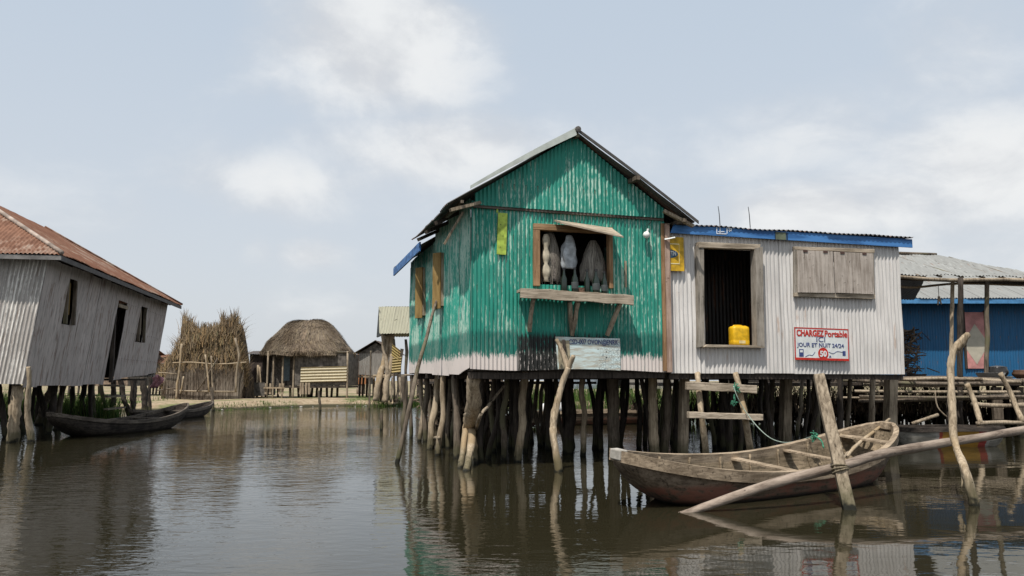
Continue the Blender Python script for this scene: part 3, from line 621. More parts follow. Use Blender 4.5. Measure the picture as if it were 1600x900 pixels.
# shuttered window
wfz = quadboard([P_(1242, 462), P_(1248, 460), P_(1248, 391), P_(1242, 388)], -.05, .0).build('window', WOODZ, wh, bevel=.003)
quadboard([P_(1362, 464), P_(1368, 466), P_(1366, 391), P_(1361, 393)], -.05, .0).build('frame_board', WOODZ, wfz, bevel=.003)
quadboard([P_(1242, 390), P_(1367, 395), P_(1367, 389), P_(1241, 385)], -.055, .0).build('frame_board', WOODX, wfz, bevel=.003)
quadboard([P_(1242, 463), P_(1368, 467), P_(1368, 460), P_(1242, 457.5)], -.055, .0).build('sill', WOODX, wfz, bevel=.003)
for (a, b, c, d) in (((1247, 457), (1304.5, 458), (1301, 393), (1246, 391)), ((1306.5, 457.5), (1366, 460), (1363.5, 396), (1303, 393.5))):
    q0 = [P_(*a, -.08), P_(*b, -.08), P_(*c, -.08), P_(*d, -.08)]
    for k in range(3):                       # three boards per leaf
        l0, l1 = k / 3 + .002, (k + 1) / 3 - .002
        lerp = lambda p, q, t: (p[0] + (q[0] - p[0]) * t, p[1] + (q[1] - p[1]) * t)
        pb = quadboard([lerp(q0[0], q0[1], l0), lerp(q0[0], q0[1], l1), lerp(q0[3], q0[2], l1), lerp(q0[3], q0[2], l0)], -.085 - .003 * (k % 2), -.06)
        if k == 0: shb = pb
        else: shb.add(pb.v, pb.f)
    so2 = shb.build('shutter', SHUT, wfz, bevel=.003)
    for k in (.15, .72):
        h_ = lerp(q0[3], q0[2], k); MB().box((h_[0], -.096, h_[1] - .03), (h_[0] + .09, -.0885, h_[1] + .01)).build('hinge', plain('rust_hinge', (.09, .05, .04)), so2)
# stilts of the white house
for i, (xt, xb_, yb_, wp, m_, sq) in enumerate([(1057, 1056, 708, 8, WOODD, 0), (1068, 1067, 716, 12, WOODG, 1), (1097, 1098, 700, 8, WOODD, 0), (1128, 1130, 702, 9, WOODD, 0), (1144, 1141, 690, 7, WOODM, 0), (1226, 1226, 704, 14, WOODG, 1), (1186, 1192, 690, 8, WOODD, 0), (1205, 1203, 702, 7, WOODM, 0), (1273, 1273, 700, 12, WOODM, 0),
                                         (1310, 1313, 688, 9, WOODD, 0), (1250, 1246, 684, 6, WOODM, 0), (1361, 1357, 700, 9, WOODG, 0), (1389, 1390, 706, 15, WOODG, 1)]):
    stilt(wh, xt, xb_, yb_, wp, m_, 1.46, None, i + 90, kink=rng.uniform(-.04, .04), square=bool(sq))
for i in range(34):
    u_ = rng.uniform(X0, X1); v_ = rng.choice((1.3, 2.6, 3.9)) + rng.uniform(-.4, .4); p = F0 + U * u_ + V * v_; q_ = p + Vector((rng.uniform(-.2, .2), 0, 0))
    MB().tube([q_ + Vector((0, 0, -.6)), q_, p.lerp(q_, .5) + Vector((rng.uniform(-.06, .06), 0, .75)), p + Vector((0, 0, 1.46))], [.05, .05, .042, .04], 8, 3, .05, i + 60, .2).build('stilt', WOODD if i % 4 else WOODM, wh, smooth=True, world=True)

# ================================================================ the rusty roofed house on the left
LA = Vector((-10.42, 18.5, 0)); LB = Vector((-12.55, 30.2, 0)); lu = (LB - LA); LLEN = lu.length; lu.normalize(); ang = math.atan2(lu.y, lu.x) - math.pi / 2
lh = empty('stilt_house', LA, ang)            # local +y runs away along the long side, local -x to the left
tag(lh, 'old grey corrugated iron house with a rusty hipped roof, leaning on dark stilts', 'house', 'houses on stilts')
def lside(px, py): n_ = Vector((lu.y, -lu.x, 0)); p = onplane(px, py, LA, n_) - LA; return p.dot(lu), p.z
LW = 6.4
dl = (lside(187, 500)[0], lside(201, 500)[0])
wl1 = (lside(110, 460)[0], lside(123, 460)[0]); wl2 = (lside(222, 500)[0], lside(231, 500)[0])
za = lside(60, 604)[1]; zd = lside(186, 601)[1]; ze = lside(205, 595)[1]; zf = lside(243, 583)[1]
def lbot(u): return za + (zd - za) * u / dl[0] if u < dl[0] else ze + (zf - ze) * (u - dl[0]) / (LLEN - dl[0])
d0, d1 = dl
f = MB(); f.corr((0, 0, 0), (0, 1, 0), (0, 0, 1), (1, 0, 0), d0, lbot, 4.12, [(wl1[0], wl1[1], 2.72, 3.82)], .085, .013, 5, 5, .010, 21, .03)
f.corr((0, d1, 0), (0, 1, 0), (0, 0, 1), (1, 0, 0), LLEN - d1, lambda u: lbot(u + d1), 4.12, [(wl2[0] - d1, wl2[1] - d1, 2.6, 3.75)], .085, .013, 5, 5, .010, 21, .03)
f.corr((0, d0, 0), (0, 1, 0), (0, 0, 1), (1, 0, 0), d1 - d0, 3.7, 4.12, [], .085, .013, 5, 2, .02, 21, .0)
sk_ = lambda o, k: [setattr(v_, 'co', v_.co + Vector((.0, -k * (4.1 - v_.co.z), 0))) for v_ in o.data.vertices]
lw = f.build('side_wall', GREYS, lh, smooth=True)
f = MB(); f.corr((0, 0, 0), (-1, 0, 0), (0, 0, 1), (0, -1, 0), LW, lambda u: 1.24 + .01 * u, 4.12, [], .085, .016, 6, 5, .010, 22, .04)
lf = f.build('front_wall', GREYI, lh, smooth=True)
for o in (lw, lf):                           # the whole shell leans with its foot pushed to the left
    for v_ in o.data.vertices: v_.co.x -= .125 * (4.1 - v_.co.z)
f = MB(); f.corr((-LW, 0, 0), (0, 1, 0), (0, 0, 1), (-1, 0, 0), LLEN, 1.4, 4.12, [], .085, .013, 4, 1); f.build('side_wall', GREYS, lh, smooth=True)
f = MB(); f.corr((0, LLEN, 0), (-1, 0, 0), (0, 0, 1), (0, 1, 0), LW, 1.5, 4.12, [], .085, .013, 4, 1); lbw = f.build('back_wall', GREYI, lh, smooth=True)
for v_ in lbw.data.vertices: v_.co.x -= .125 * (4.1 - v_.co.z)
f = MB(); f.box((-LW + .05, .4, 1.36), (-.62, LLEN - .1, 1.42)); f.build('floor', WOODD, lh)
f = MB(); f.box((-1.7, .8, 1.45), (-1.66, LLEN - .3, 4.05)); f.build('dim_backing', BLACK, lh)  # black sheet behind the openings, painted as the dark of the room
# hipped roof with real corrugations
ov = .42; ze_ = 4.13; rise = 2.15; hx = (LW + 2 * ov) / 2; hy = hx * .97
def hip(o, du, dn, length, hipl, hipr, m_, seed, depth=hx):
    """slope whose eave starts at o along du; dn is the level direction up the slope; hips cut both ends"""
    du = Vector(du); dn = Vector(dn); L = math.hypot(depth, rise); dv = (dn * depth + Vector((0, 0, rise))) / L; n_ = du.cross(dv); n_ = n_ if n_.z > 0 else -n_
    def top(u): return max(.02, min(L, L * u / hipl if hipl else L, L * (length - u) / hipr if hipr else L))
    f = MB(); f.corr(o, du, dv, n_, length, -.0, top, [], .09, .015, 5, 6, .012, seed, .0); return f.build('roof', m_, lh, smooth=True)
LY = LLEN + 2 * ov
hip((ov, -ov, ze_), (0, 1, 0), (-1, 0, 0), LY, hy, hy, RUSTY, 31)
hip((-LW - ov, -ov, ze_), (0, 1, 0), (1, 0, 0), LY, hy, hy, RUSTY, 32)
hip((ov, -ov, ze_), (-1, 0, 0), (0, 1, 0), LW + 2 * ov, hx, hx, RUSTX, 33, hy)
hip((ov, LLEN + ov, ze_), (-1, 0, 0), (0, -1, 0), LW + 2 * ov, hx, hx, RUSTX, 34, hy)
HIPC = plain('pale_hip_cap', (.36, .29, .24), .8, .3, 3)
MB().tube([(ov, -ov, ze_ + .03), (ov - hx, -ov + hy, ze_ + rise + .03)], .05, 8).build('hip_cap', HIPC, lh, smooth=True)
MB().tube([(ov, LLEN + ov, ze_ + .03), (ov - hx, LLEN + ov - hy, ze_ + rise + .03)], .04, 8).build('hip_cap', RUSTY, lh, smooth=True)
GRB = plain('grey_eave_board', (.20, .19, .18), .7, .25, 3)
MB().box((-LW - ov, -ov + .02, ze_ - .13), (ov - .02, -ov + .05, ze_ - .03)).build('eave_board', GRB, lh); MB().box((ov - .05, -ov + .05, ze_ - .14), (ov - .02, LLEN + ov, ze_ - .03)).build('eave_board', plain('dark_eave_board', (.09, .08, .075), .7), lh)
for i in range(9): MB().plank((ov - .03, .3 + i * 1.38, ze_ - .07), (-.5, .3 + i * 1.38, ze_ + .15), .06, .07).build('rafter', WOODD, lh)
# openings in the long side
def lpart(name, y0, y1, z0, z1, x0, x1, m_, par=lh, nm=None): 
    o = MB().box((x0 - .125 * (4.1 - (z0 + z1) / 2), y0, z0), (x1 - .125 * (4.1 - (z0 + z1) / 2), y1, z1)).build(name, m_, par); return o
for (w0, w1, z0, z1) in ((wl1[0], wl1[1], 2.72, 3.82), (wl2[0], wl2[1], 2.6, 3.75)):
    o = lpart('window', w0 - .02, w0 + .06, z0, z1, -.02, .06, WOODM); lpart('frame_board', w1 - .04, w1 + .04, z0, z1, -.02, .06, WOODM, o); lpart('shutter', w0 + .06, w1 - .1, z0 + .25, z0 + .95 * (z1 - z0), -.12, -.07, WOODG if w0 > 8 else OCHRE, o)
o = lpart('door_frame', dl[0] - .05, dl[0] + .05, 1.3, 4.0, -.02, .08, WOODD); lpart('lintel', dl[0], dl[1], 3.5, 3.6, -.04, .04, WOODG, o)
# little stair hung at that door
o = MB().plank((.0 - .3, dl[0] + .1, 1.22), (.45 - .3, dl[0] + .1, 1.20), .5, .05, up=Vector((0, 0, 1))).build('door_step', WOODM, lh)
for z in (.55, .9): MB().plank((-.1, dl[0] - .55, z), (-.1, dl[1] + .35, z), .12, .05).build('rung', WOODM, o)
# its stilts
for i, (xt, xb_, yb_, wp, m_, tp) in enumerate([(-6, -12, 694, 12, WOODD, 1.35), (33, 18, 691, 17, WOODP, 1.25), (4, 8, 684, 9, WOODD, 1.3), (30, 33, 676, 11, WOODD, 1.3), (62, 75, 668, 10, WOODD, 1.3), (88, 60, 664, 12, WOODM, 1.3), (93, 74, 678, 9, WOODD, 1.3), (104, 88, 672, 9, WOODM, 1.3),
                                      (137, 129, 655, 8, WOODD, 1.35), (147, 147, 655, 10, WOODM, 1.35), (160, 168, 652, 6, WOODM, 1.35), (182, 172, 652, 8, WOODD, 1.4), (192, 202, 651, 8, WOODD, 1.4), (214, 205, 648, 9, WOODD, 1.45), (228, 226, 646, 10, WOODD, 1.5), (237, 234, 645, 6, WOODD, 1.55), (118, 110, 655, 7, WOODD, 1.3), (210, 211, 651, 6, WOODD, 1.4)]):
    stilt(lh, xt, xb_, yb_, wp, m_, tp, None, i + 120, kink=rng.uniform(-.08, .08), knots=.35)
for i in range(16):
    p = LA + lu * rng.uniform(.5, 11) + Vector((-rng.uniform(1.5, 6), 0, 0))
    MB().tube([p + Vector((rng.uniform(-.3, .3), 0, -.6)), p + Vector((0, 0, .5)), p + Vector((0, 0, 1.36))], [.07, .06, .05], 8, 3, .06, i, .2).build('stilt', WOODD, lh, smooth=True, world=True)
# ================================================================ right side: deck, blue house, awning
bh = empty('plank_house', (9, 28, 0))
tag(bh, 'bright blue corrugated iron house with a pink door, behind the pole deck', 'house', 'houses on stilts')
def B(px, py, Y=28.0): return W(px, py, Y) - Vector((9, 28, 0))
zt = B(1500, 475).z; zb = 1.42
f = MB(); x0 = -.6; f.corr((x0, 0, 0), (1, 0, 0), (0, 0, 1), (0, -1, 0), 12.5, zb, zt + .1, [], .09, .012, 5, 3, .008, 41); f.build('front_wall', BLUEI, bh, smooth=True)
f = MB(); f.corr((x0, 0, 0), (0, 1, 0), (0, 0, 1), (-1, 0, 0), 4.5, zb, zt + .1, [], .09, .012, 4, 1); f.build('side_wall', BLUEI, bh, smooth=True)
f = MB(); f.corr((x0 - .6, -.75, zt + .13), (1, 0, 0), (0, .93, .36), (0, -.36, .93), 13.5, 0, 3.6, [], .10, .017, 5, 2, .02, 42, .03); f.build('roof', PALEI, bh, smooth=True)
f = MB(); f.corr((x0 - .6, 5.8, zt + .13), (1, 0, 0), (0, -.93, .36), (0, .36, .93), 13.5, 0, 3.6, [], .10, .017, 4, 1, .02, 43, .03); f.build('roof', PALEI, bh, smooth=True)
MB().box((x0 - .5, -.74, zt - .05), (x0 + 12.6, -.71, zt + .11)).build('eave_board', plain('light_blue_board', (.07, .22, .42), .6), bh)
MB().box((x0, .02, 1.3), (x0 + 12, 5, 1.41)).build('floor', WOODD, bh)
da = B(1505, 488); db = B(1541, 576); dr = MB().box((da.x, -.06, db.z), (db.x, -.02, da.z)).build('door', PINKD, bh, bevel=.005)
c = B(1523, 537); MB().add([(c.x - .44, -.066, c.z), (c.x, -.066, c.z - .70), (c.x + .44, -.066, c.z), (c.x, -.066, c.z + .66), (c.x - .44, -.061, c.z), (c.x, -.061, c.z - .70), (c.x + .44, -.061, c.z), (c.x, -.061, c.z + .66)],
    [(0, 1, 2, 3), (7, 6, 5, 4), (0, 4, 5, 1), (1, 5, 6, 2), (2, 6, 7, 3), (3, 7, 4, 0)]).build('diamond', CREAMD, dr)
for dx in (-.03, .02): MB().box(((da.x if dx < 0 else db.x) + dx - .03, -.07, db.z), ((da.x if dx < 0 else db.x) + dx + .04, -.01, da.z + .06)).build('door_post', WOODD, dr)
for i in range(18):
    p = Vector((8.6 + rng.uniform(0, 12), 28 + rng.uniform(0, 4.5), 0)); MB().tube([p + Vector((0, 0, -.6)), p + Vector((rng.uniform(-.1, .1), 0, .6)), p + Vector((0, 0, 1.3))], .06, 7, 2).build('stilt', WOODD, bh, smooth=True, world=True)

# awning on bamboo posts
aw = empty('awning', (10, 20, 0)); tag(aw, 'open lean-to with a pale iron roof on thin bamboo posts over the deck', 'awning')
def A(px, py, Y): return W(px, py, Y) - Vector((10, 20, 0))
e0 = A(1396, 428, 20.2); e1 = A(1660, 440, 21.2); r0 = A(1385, 399, 23.0); r1 = A(1506, 403, 23.4)
du = Vector((e1.x - e0.x, e1.y - e0.y, 0)); L = du.length; du.normalize(); sl = Vector((-du.y, du.x, 0)); rz = r0.z - e0.z + .10; dp = 2.8; dvv = (sl * dp + Vector((0, 0, rz))); LV = dvv.length; dvv.normalize()
n_ = du.cross(dvv); xe = r1.x - e0.x
f = MB(); f.corr(e0, du, dvv, n_, L, 0, lambda u: LV if u < xe else max(.05, LV * (1 - (u - xe) / (L - xe) * 1.0)), [], .10, .017, 5, 4, .03, 51, .03, sheet=.9); f.build('roof', PALEI, aw, smooth=True)
f = MB(); f.corr(e0 + sl * dp * 2 , du, (-sl * dp + Vector((0, 0, rz))).normalized(), -n_, L, 0, lambda u: LV if u < xe else max(.05, LV * (1 - (u - xe) / (L - xe))), [], .10, .017, 4, 1, .03, 52); f.build('roof', PALEI, aw, smooth=True)  # back slope run to full length to keep sky out of the water reflections
MB().tube([e0 + Vector((-.1, -.05, -.06)), e0.lerp(e1, .3) + Vector((0, -.05, -.10)), e0.lerp(e1, .65) + Vector((0, -.05, -.02)), e1 + Vector((0, -.05, -.04))], .045, 8, 4, .03, 5, .2).build('eave_pole', WOODG, aw, smooth=True)
MB().tube([A(1402, 447, 21.2), A(1430, 449, 21.4), A(1500, 443, 21.6), A(1600, 446, 22)], .03, 8, 4).build('eave_pole', WOODP, aw, smooth=True)
MB().tube([e0 + Vector((-.2, .4, -.03)), e1 + Vector((0, .4, -.03))], .05, 8, 4).build('eave_pole', WOODD, aw, smooth=True)
for i in range(7): p = e0 + du * (i * .62 + .1) + Vector((0, 0, -.03)); MB().tube([p, p + dvv * LV * .96], .03, 6, 1).build('rafter', WOODM, aw, smooth=True)
MB().tube([e0 + dvv * LV + Vector((0, 0, .03)), e0 + du * xe + dvv * LV + Vector((0, 0, .03))], .04, 8).build('ridge_cap', WOODM, aw, smooth=True)
for (x_, yt, yb_, Y, wp, m_) in ((1501, 434, 662, 20.2, 9, WOODD), (1488, 441, 560, 21, 6, WOODP), (1543, 440, 597, 21, 7, WOODM), (1402, 430, 600, 20.5, 5, WOODD)):
    a = A(x_, yt, Y); b = A(x_ - 2, yb_, Y); MB().tube([a, a.lerp(b, .33), a.lerp(b, .66), b], wp / 2 * Y / F, 8, 4, .02, x_, .25).build('post', m_, aw, smooth=True)
g_ = A(1466, 446, 21); k_ = MB().tube([g_, g_ + Vector((0, 0, -.30))], .008, 5, 1); k_.tube([g_ + Vector((0, 0, -.28)), g_ + Vector((-.04, 0, -.5))], [.03, .02], 6, 1); k_.tube([g_ + Vector((0, 0, -.28)), g_ + Vector((.05, 0, -.48))], [.03, .02], 6, 1)
tag(k_.build('hanging_tool', plain('faded_rope', (.3, .24, .17)), None, True, loc=None), 'small rope bundle dangling under the awning eave', 'rope bundle'); bpy.context.scene.objects['hanging_tool'].location = (10, 20, 0)

# the deck of poles in front of the blue house
dk = empty('pole_deck', (10, 19.5, 0)); tag(dk, 'rough deck of stacked poles on stilts in front of the blue house', 'deck')
MB().box((-6.3, .8, 1.22), (12, 7.9, 1.30)).build('platform', WOODD, dk)  # stretched left, unseen behind the white house, to keep the space below dark
rr = random.Random(8)
for k in range(8):
    z = (1.33, 1.24, 1.36, 1.02, 1.0, 1.38, 1.12, .92)[k]; y = (0, .08, .35, .0, .15, .7, .3, .1)[k]; x0 = -1.9 + rr.uniform(-.5, .2)
    for s_ in range(3):
        xa = x0 + s_ * 4.2 + rr.uniform(-.3, .3); xb_ = xa + rr.uniform(3.2, 5)
        MB().tube([(xa, y, z + rr.uniform(-.05, .05)), ((xa + xb_) / 2, y, z + rr.uniform(-.06, .06)), (xb_, y, z + rr.uniform(-.06, .06))], rr.uniform(.028, .045), 8, 4, .03, k * 3 + s_, .25).build('pole', rr.choice((WOODG, WOODM, WOODM, WOODM)), dk, smooth=True)
for i in range(22):
    x_ = rr.uniform(-1.6, 7); MB().tube([(x_, -.12 + rr.uniform(0, .1), 1.38), (x_ + rr.uniform(-.3, .3), .9, 1.36)], rr.uniform(.02, .04), 7, 2, .02, i, .2).build('pole', rr.choice((WOODG, WOODM)), dk, smooth=True)
for i in range(40):
    x_ = rr.uniform(-4.5, 8); y_ = rr.choice((.3, 2.2, 4.1, 6.5)) + rr.uniform(-.3, .3)
    if x_ < -1.2 and y_ < 1: y_ += 2
    MB().tube([(x_ + rr.uniform(-.2, .2), y_, -.6), (x_ + rr.uniform(-.1, .1), y_, .6), (x_, y_, 1.25)], rr.uniform(.04, .07), 8, 3, .05, i, .2).build('stilt', WOODD if i % 4 else WOODM, dk, smooth=True)
for (x_, w_) in ((1556, 14), (1592, 10)):
    p = W(x_, 600, 20.4) - Vector((10, 19.5, 0)); MB().plank((p.x, p.y, -.5), (p.x, p.y, 1.2), w_ * 20.4 / F, .1, up=Vector((0, 1, 0)), segs=4, rough=.05).build('stilt', WOODM, dk)
MB().tube([W(1461, 612, 19.3) - Vector((10, 19.5, 0)), W(1465, 636, 19.3) - Vector((10, 19.5, 0)), W(1480, 652, 19.3) - Vector((10, 19.5, 0))], .018, 6, 4).build('pole', WOODG, dk, smooth=True)
MB().tube([W(1425, 662, 19.2) - Vector((10, 19.5, 0)), W(1466, 648, 19.2) - Vector((10, 19.5, 0))], .04, 7, 3).build('pole', WOODG, dk, smooth=True)
# tied ladder leaning on the deck
Lp = lambda x, y, Y=18.6: W(x, y, Y)
ld = MB().tube([Lp(1510, 600), Lp(1521, 625), Lp(1532, 662, 18.3)], .055, 9, 4, .02, 3, .25).build('ladder', WOODP, None, smooth=True); tag(ld, 'short wide ladder of tied poles leaning against the deck', 'ladder', 'ladders leaning on the stilt platforms')
for pts, r_ in (([Lp(1563, 583), Lp(1580, 615), Lp(1598, 660, 18.3)], .055), ([Lp(1518, 631), Lp(1560, 634), Lp(1625, 632)], .05), ([Lp(1526, 662, 18.3), Lp(1570, 660, 18.3), Lp(1640, 662, 18.3)], .045)):
    MB().tube(pts, r_, 9, 4, .02, 4, .25).build('rail' if r_ > .052 else 'rung', WOODP if r_ > .052 else WOODG, ld, smooth=True)
# pots and basins
def pot(name, px, py, Y, r, h, m_, label, cat, kind=0):
    p = W(px, py, Y); p.z = 1.40
    prof = [(.01, 0), (r * .62, 0), (r * .95, h * .4), (r, h * .62), (r * .86, h * .9), (r * .9, h), (r * .8, h * .97), (r * .75, h * .6), (.01, h * .3)] if kind == 0 else [(.01, 0), (r * .74, 0), (r * .96, h * .92), (r * 1.04, h), (r * .92, h * .95), (r * .7, .03), (.01, .03)]
    o = MB().lathe(prof, 24).build(name, m_, None, smooth=True); o.location = p; tag(o, label, cat, 'cooking vessels on the deck'); return o
pot('basin', 1548, 590, 20.6, .34, .15, ALU, 'wide grey metal basin on the deck in front of the pink door', 'basin', 1)
o = pot('cooking_pot', 1558, 580, 21.3, .26, .30, POT, 'big black cooking pot with a lid, right of the pink door', 'pot')
MB().lathe([(.01, .34), (.06, .335), (.2, .31), (.235, .295), (.01, .29)], 20).build('lid', POT, o, smooth=True)
pot('cooking_pot', 1601, 588, 21.0, .28, .22, plain('brown_pot', (.14, .08, .05), .6), 'brown shallow pot at the right end of the deck', 'pot')
pot('bowl', 1576, 590, 20.4, .10, .06, OFFW, 'small white bowl on the deck edge', 'bowl', 1)
pot('basin', 1432, 586, 21.5, .25, .12, POT, 'dark basin on the deck behind the white house corner', 'basin', 1)
# firewood heap beside the white house
hp = MB(); rr = random.Random(12)
for i in range(170):
    c = W(1424, 560, 22.5) + Vector((rr.gauss(-.15, .14), rr.gauss(0, .3), rr.uniform(-.45, .75))); d = Vector((rr.gauss(0, 1), rr.gauss(0, .4), rr.gauss(0, .35))).normalized() * rr.uniform(.10, .24)
    hp.tube([c - d, c + d], rr.uniform(.008, .022), 5, 1)
tag(hp.build('firewood_heap', TWIG), 'heap of thin grey sticks and firewood behind the corner of the white house', 'firewood')
# hanging thatch/brush below the white house, plus an added far row that darkens the gap
def blades(mb, base, h, w_, lean, rr, segs=2, flat=None):
    a = rr.uniform(0, math.pi) if flat is None else flat; s_ = Vector((math.cos(a), math.sin(a), 0)) * w_ / 2; L_ = Vector(lean); pts = []
    for i in range(segs + 1):
        t = i / segs; c = Vector(base) + Vector((0, 0, h * t)) + L_ * t * t; k = 1 - t * .85; pts += [c - s_ * k, c + s_ * k]
    mb.add(pts, [(2 * i, 2 * i + 1, 2 * i + 3, 2 * i + 2) for i in range(segs)])
bw = MB(); rr = random.Random(13)
for i in range(2600):  # far row, added to close the bright gap under the house
    x_ = rr.uniform(3.6, 21); blades(bw, (x_, 26.6 + rr.gauss(0, .1), rr.uniform(-.1, .35)), rr.uniform(.5, .85), .06, (rr.gauss(0, .2), 0, 0), rr)
for i in range(1500):
    x_ = rr.uniform(5.2, 12); blades(bw, (x_, 20.9 + rr.gauss(0, .1) + (x_ - 5) * .1, rr.uniform(.5, .8)), rr.uniform(.4, .75), .03, (rr.gauss(0, .3), 0, 0), rr)
bwo = bw.build('brush_screen', TWIG); tag(bwo, 'hanging dry brush under the white house, with an added row behind to darken the gap', 'brush screen')
# brushwood fish fence seen between the stilts of the green house
bw = MB(); rr = random.Random(14)
for i in range(420):
    p = Vector((rr.uniform(-2.4, .2), 24.5 + rr.gauss(0, .25), rr.uniform(-.1, 1.1))); d = Vector((rr.gauss(0, .5), 0, rr.gauss(0, 1))).normalized() * rr.uniform(.25, .8)
    bw.tube([p - d, p + d], rr.uniform(.012, .03), 5, 1)
tag(bw.build('brushwood_fence', TWIG), 'tangled brushwood fence standing in the water behind the green house', 'fence')
# ================================================================ canoes
def canoe(name, P0, P1, beam, zmid, mo, mi, mr, label, group, keel=-.14, roll=0.0, pw=2.4, thw=(), tipw=.05, rail=.045, ribs=True, endtip=None):
    P0 = Vector(P0); P1 = Vector(P1); d = P1 - P0; L = math.hypot(d.x, d.y); c = (P0 + P1) / 2; c.z = 0
    root = empty(name, c, math.atan2(d.y, d.x)); root.rotation_euler.x = roll; tag(root, label, 'canoe', group)
    N = 40; z0, z1 = P0.z, P1.z
    def shz(t): k = abs(2 * t - 1); zt_ = z0 if t < .5 else z1; return zmid + (zt_ - zmid) * k ** 2.1
    def kl(t): k = abs(2 * t - 1); zt_ = (z0 if t < .5 else z1) - .09; return keel + (zt_ - keel) * k ** (pw + .9)
    def hw(t): k = abs(2 * t - 1); return max(tipw, beam / 2 * (1 - k ** pw) ** .72 + tipw * k)
    def sect(t, off, up):
        w_ = max(hw(t) - off, .012); s_ = shz(t); k_ = min(kl(t) + up, s_ - .02); h = s_ - k_
        pts = [(w_, s_), (w_ * .95, k_ + h * .55), (w_ * .80, k_ + h * .22), (w_ * .55, k_ + h * .04), (0, k_)]
        pts = pts + [(-a, b) for a, b in reversed(pts[:-1])]; return [Vector(((t - .5) * L, a, b + .006 * mnoise.noise(Vector((t * 9, a * 4, b * 4))))) for a, b in pts]
    o = MB(); n_ = 9; vs = []
    for i in range(N + 1): vs += sect(i / N, 0, 0)
    o.add(vs, [(i * n_ + j, (i + 1) * n_ + j, (i + 1) * n_ + j + 1, i * n_ + j + 1) for i in range(N) for j in range(n_ - 1)] + [tuple(range(n_)), tuple(N * n_ + j for j in reversed(range(n_)))])
    o.build('hull', mo, root, smooth=True)
    o = MB(); vs = []; i0, i1 = 2, N - 2
    for i in range(i0, i1 + 1): vs += sect(i / N, .035, .05)
    M_ = i1 - i0
    o.add(vs, [(i * n_ + j + 1, (i + 1) * n_ + j + 1, (i + 1) * n_ + j, i * n_ + j) for i in range(M_) for j in range(n_ - 1)] + [tuple(reversed(range(n_))), tuple(M_ * n_ + j for j in range(n_))])
    o.build('inner_hull', mi, root, smooth=True)
    for sgn in (1, -1):
        o = MB(); vs = []
        for i in range(N + 1):
            t = i / N; w_ = hw(t); s_ = shz(t); x = (t - .5) * L
            for dy, dz in ((-.045, -.002), (rail * .5, -.002), (rail * .5, .03), (-.045, .03)): vs.append(Vector((x, sgn * (w_ + dy), s_ + dz - (.0 if dz > 0 else rail * 1.3))))
        o.add(vs, [tuple((i * 4 + a, i * 4 + (a + 1) % 4, i * 4 + 4 + (a + 1) % 4, i * 4 + 4 + a) if sgn > 0 else (i * 4 + a, i * 4 + 4 + a, i * 4 + 4 + (a + 1) % 4, i * 4 + (a + 1) % 4)) for i in range(N) for a in range(4)] + [(0, 1, 2, 3), (N * 4 + 3, N * 4 + 2, N * 4 + 1, N * 4)])
        o.build('gunwale', mr, root)
    for t, w_ in thw: MB().plank(((t - .5) * L, -hw(t) + .03, shz(t) - .05), ((t - .5) * L, hw(t) - .03, shz(t) - .045), w_, .03, segs=4, rough=.06).build('thwart', mr, root, bevel=.004)
    for (t, zz, e, tw) in ((.006, z0, endtip, .17), (.994, z1, None, .12)):
        MB().box(((t - .5) * L - .05, -tipw - .012, zz - .075), ((t - .5) * L + .06, tipw + .012, zz + .034)).build('end_block', e or mr, root, bevel=.012)
    if ribs:
        for k in range(1, 9):
            t = k / 9; ss_ = sect(t, .05, .065)
            MB().tube(ss_, .016, 6, 2).build('rib', mi, root, smooth=True)
    return root, L, shz, hw, c
b0 = W(957, 706, 9.05); b1 = W(1380, 662, 12.2)
BG = 'canoes moored round the houses'
cn, CL, csh, chw, cc = canoe('canoe', b0, b1, 1.2, .33, BOATO, BOATI, BOATR, 'long weathered wooden canoe with red worn paint low on its side, nearest boat', BG, thw=((.50, .15), (.70, .13), (.90, .22)), tipw=.07, rail=.07, roll=R(5.5), pw=2.7, endtip=plain('whitened_block', (.40, .37, .32), .8, .2, 8), keel=-.20)
# knee boards inside
for t in (.34, .62): MB().plank(((t - .5) * CL, -.35, .02), ((t - .5) * CL + .1, .3, .03), .12, .02).build('floor_board', BOATI, cn)
# sticks lying in the boat
s1_ = MB().tube([W(1322, 713, 11.35), W(1345, 690, 11.8), W(1390, 655, 12.4)], [.022, .026, .022], 8, 3, .02, 1, .2).build('punting_stick', WOODP, None, smooth=True); tag(s1_, 'thick bare stick lying across the stern of the near canoe, sticking out', 'stick', 'sticks in the near canoe')
s2_ = MB().tube([W(1316, 716, 11.2), W(1332, 700, 11.7), W(1368, 668, 12.5)], .016, 8, 3, .02, 2, .2).build('punting_stick', WOODG, None, smooth=True); tag(s2_, 'thinner stick lying inside the stern of the near canoe beside the thick one', 'stick', 'sticks in the near canoe')
canoe('canoe', W(76, 646, 19.6), W(291, 631, 25.4), 1.15, .30, BOATD, BOATD, BOATDR, 'dark wooden canoe moored beside the rusty roofed house on the left', BG, thw=((.4, .12), (.7, .12), (.9, .2)), ribs=True)
canoe('canoe', W(205, 641, 27.5), W(330, 628, 33.5), 1.0, .28, BOATD, BOATD, BOATDR, 'dark canoe behind the other left one, only its far tip showing past it', BG, thw=((.7, .12),), ribs=False)
canoe('canoe', W(812, 645, 25.5), W(1075, 647, 27.5), 1.1, .42, BOATO, BOATI, BOATR, 'long brown canoe seen between the stilts behind the green house, carrying a white sack', BG, thw=((.3, .2), (.5, .2), (.7, .2)), ribs=False)
canoe('canoe', W(838, 657, 24), W(700, 650, 27), .7, .22, BOATO, BOATI, BOATR, 'small reddish canoe end poking out under the green house floor', BG, ribs=False)
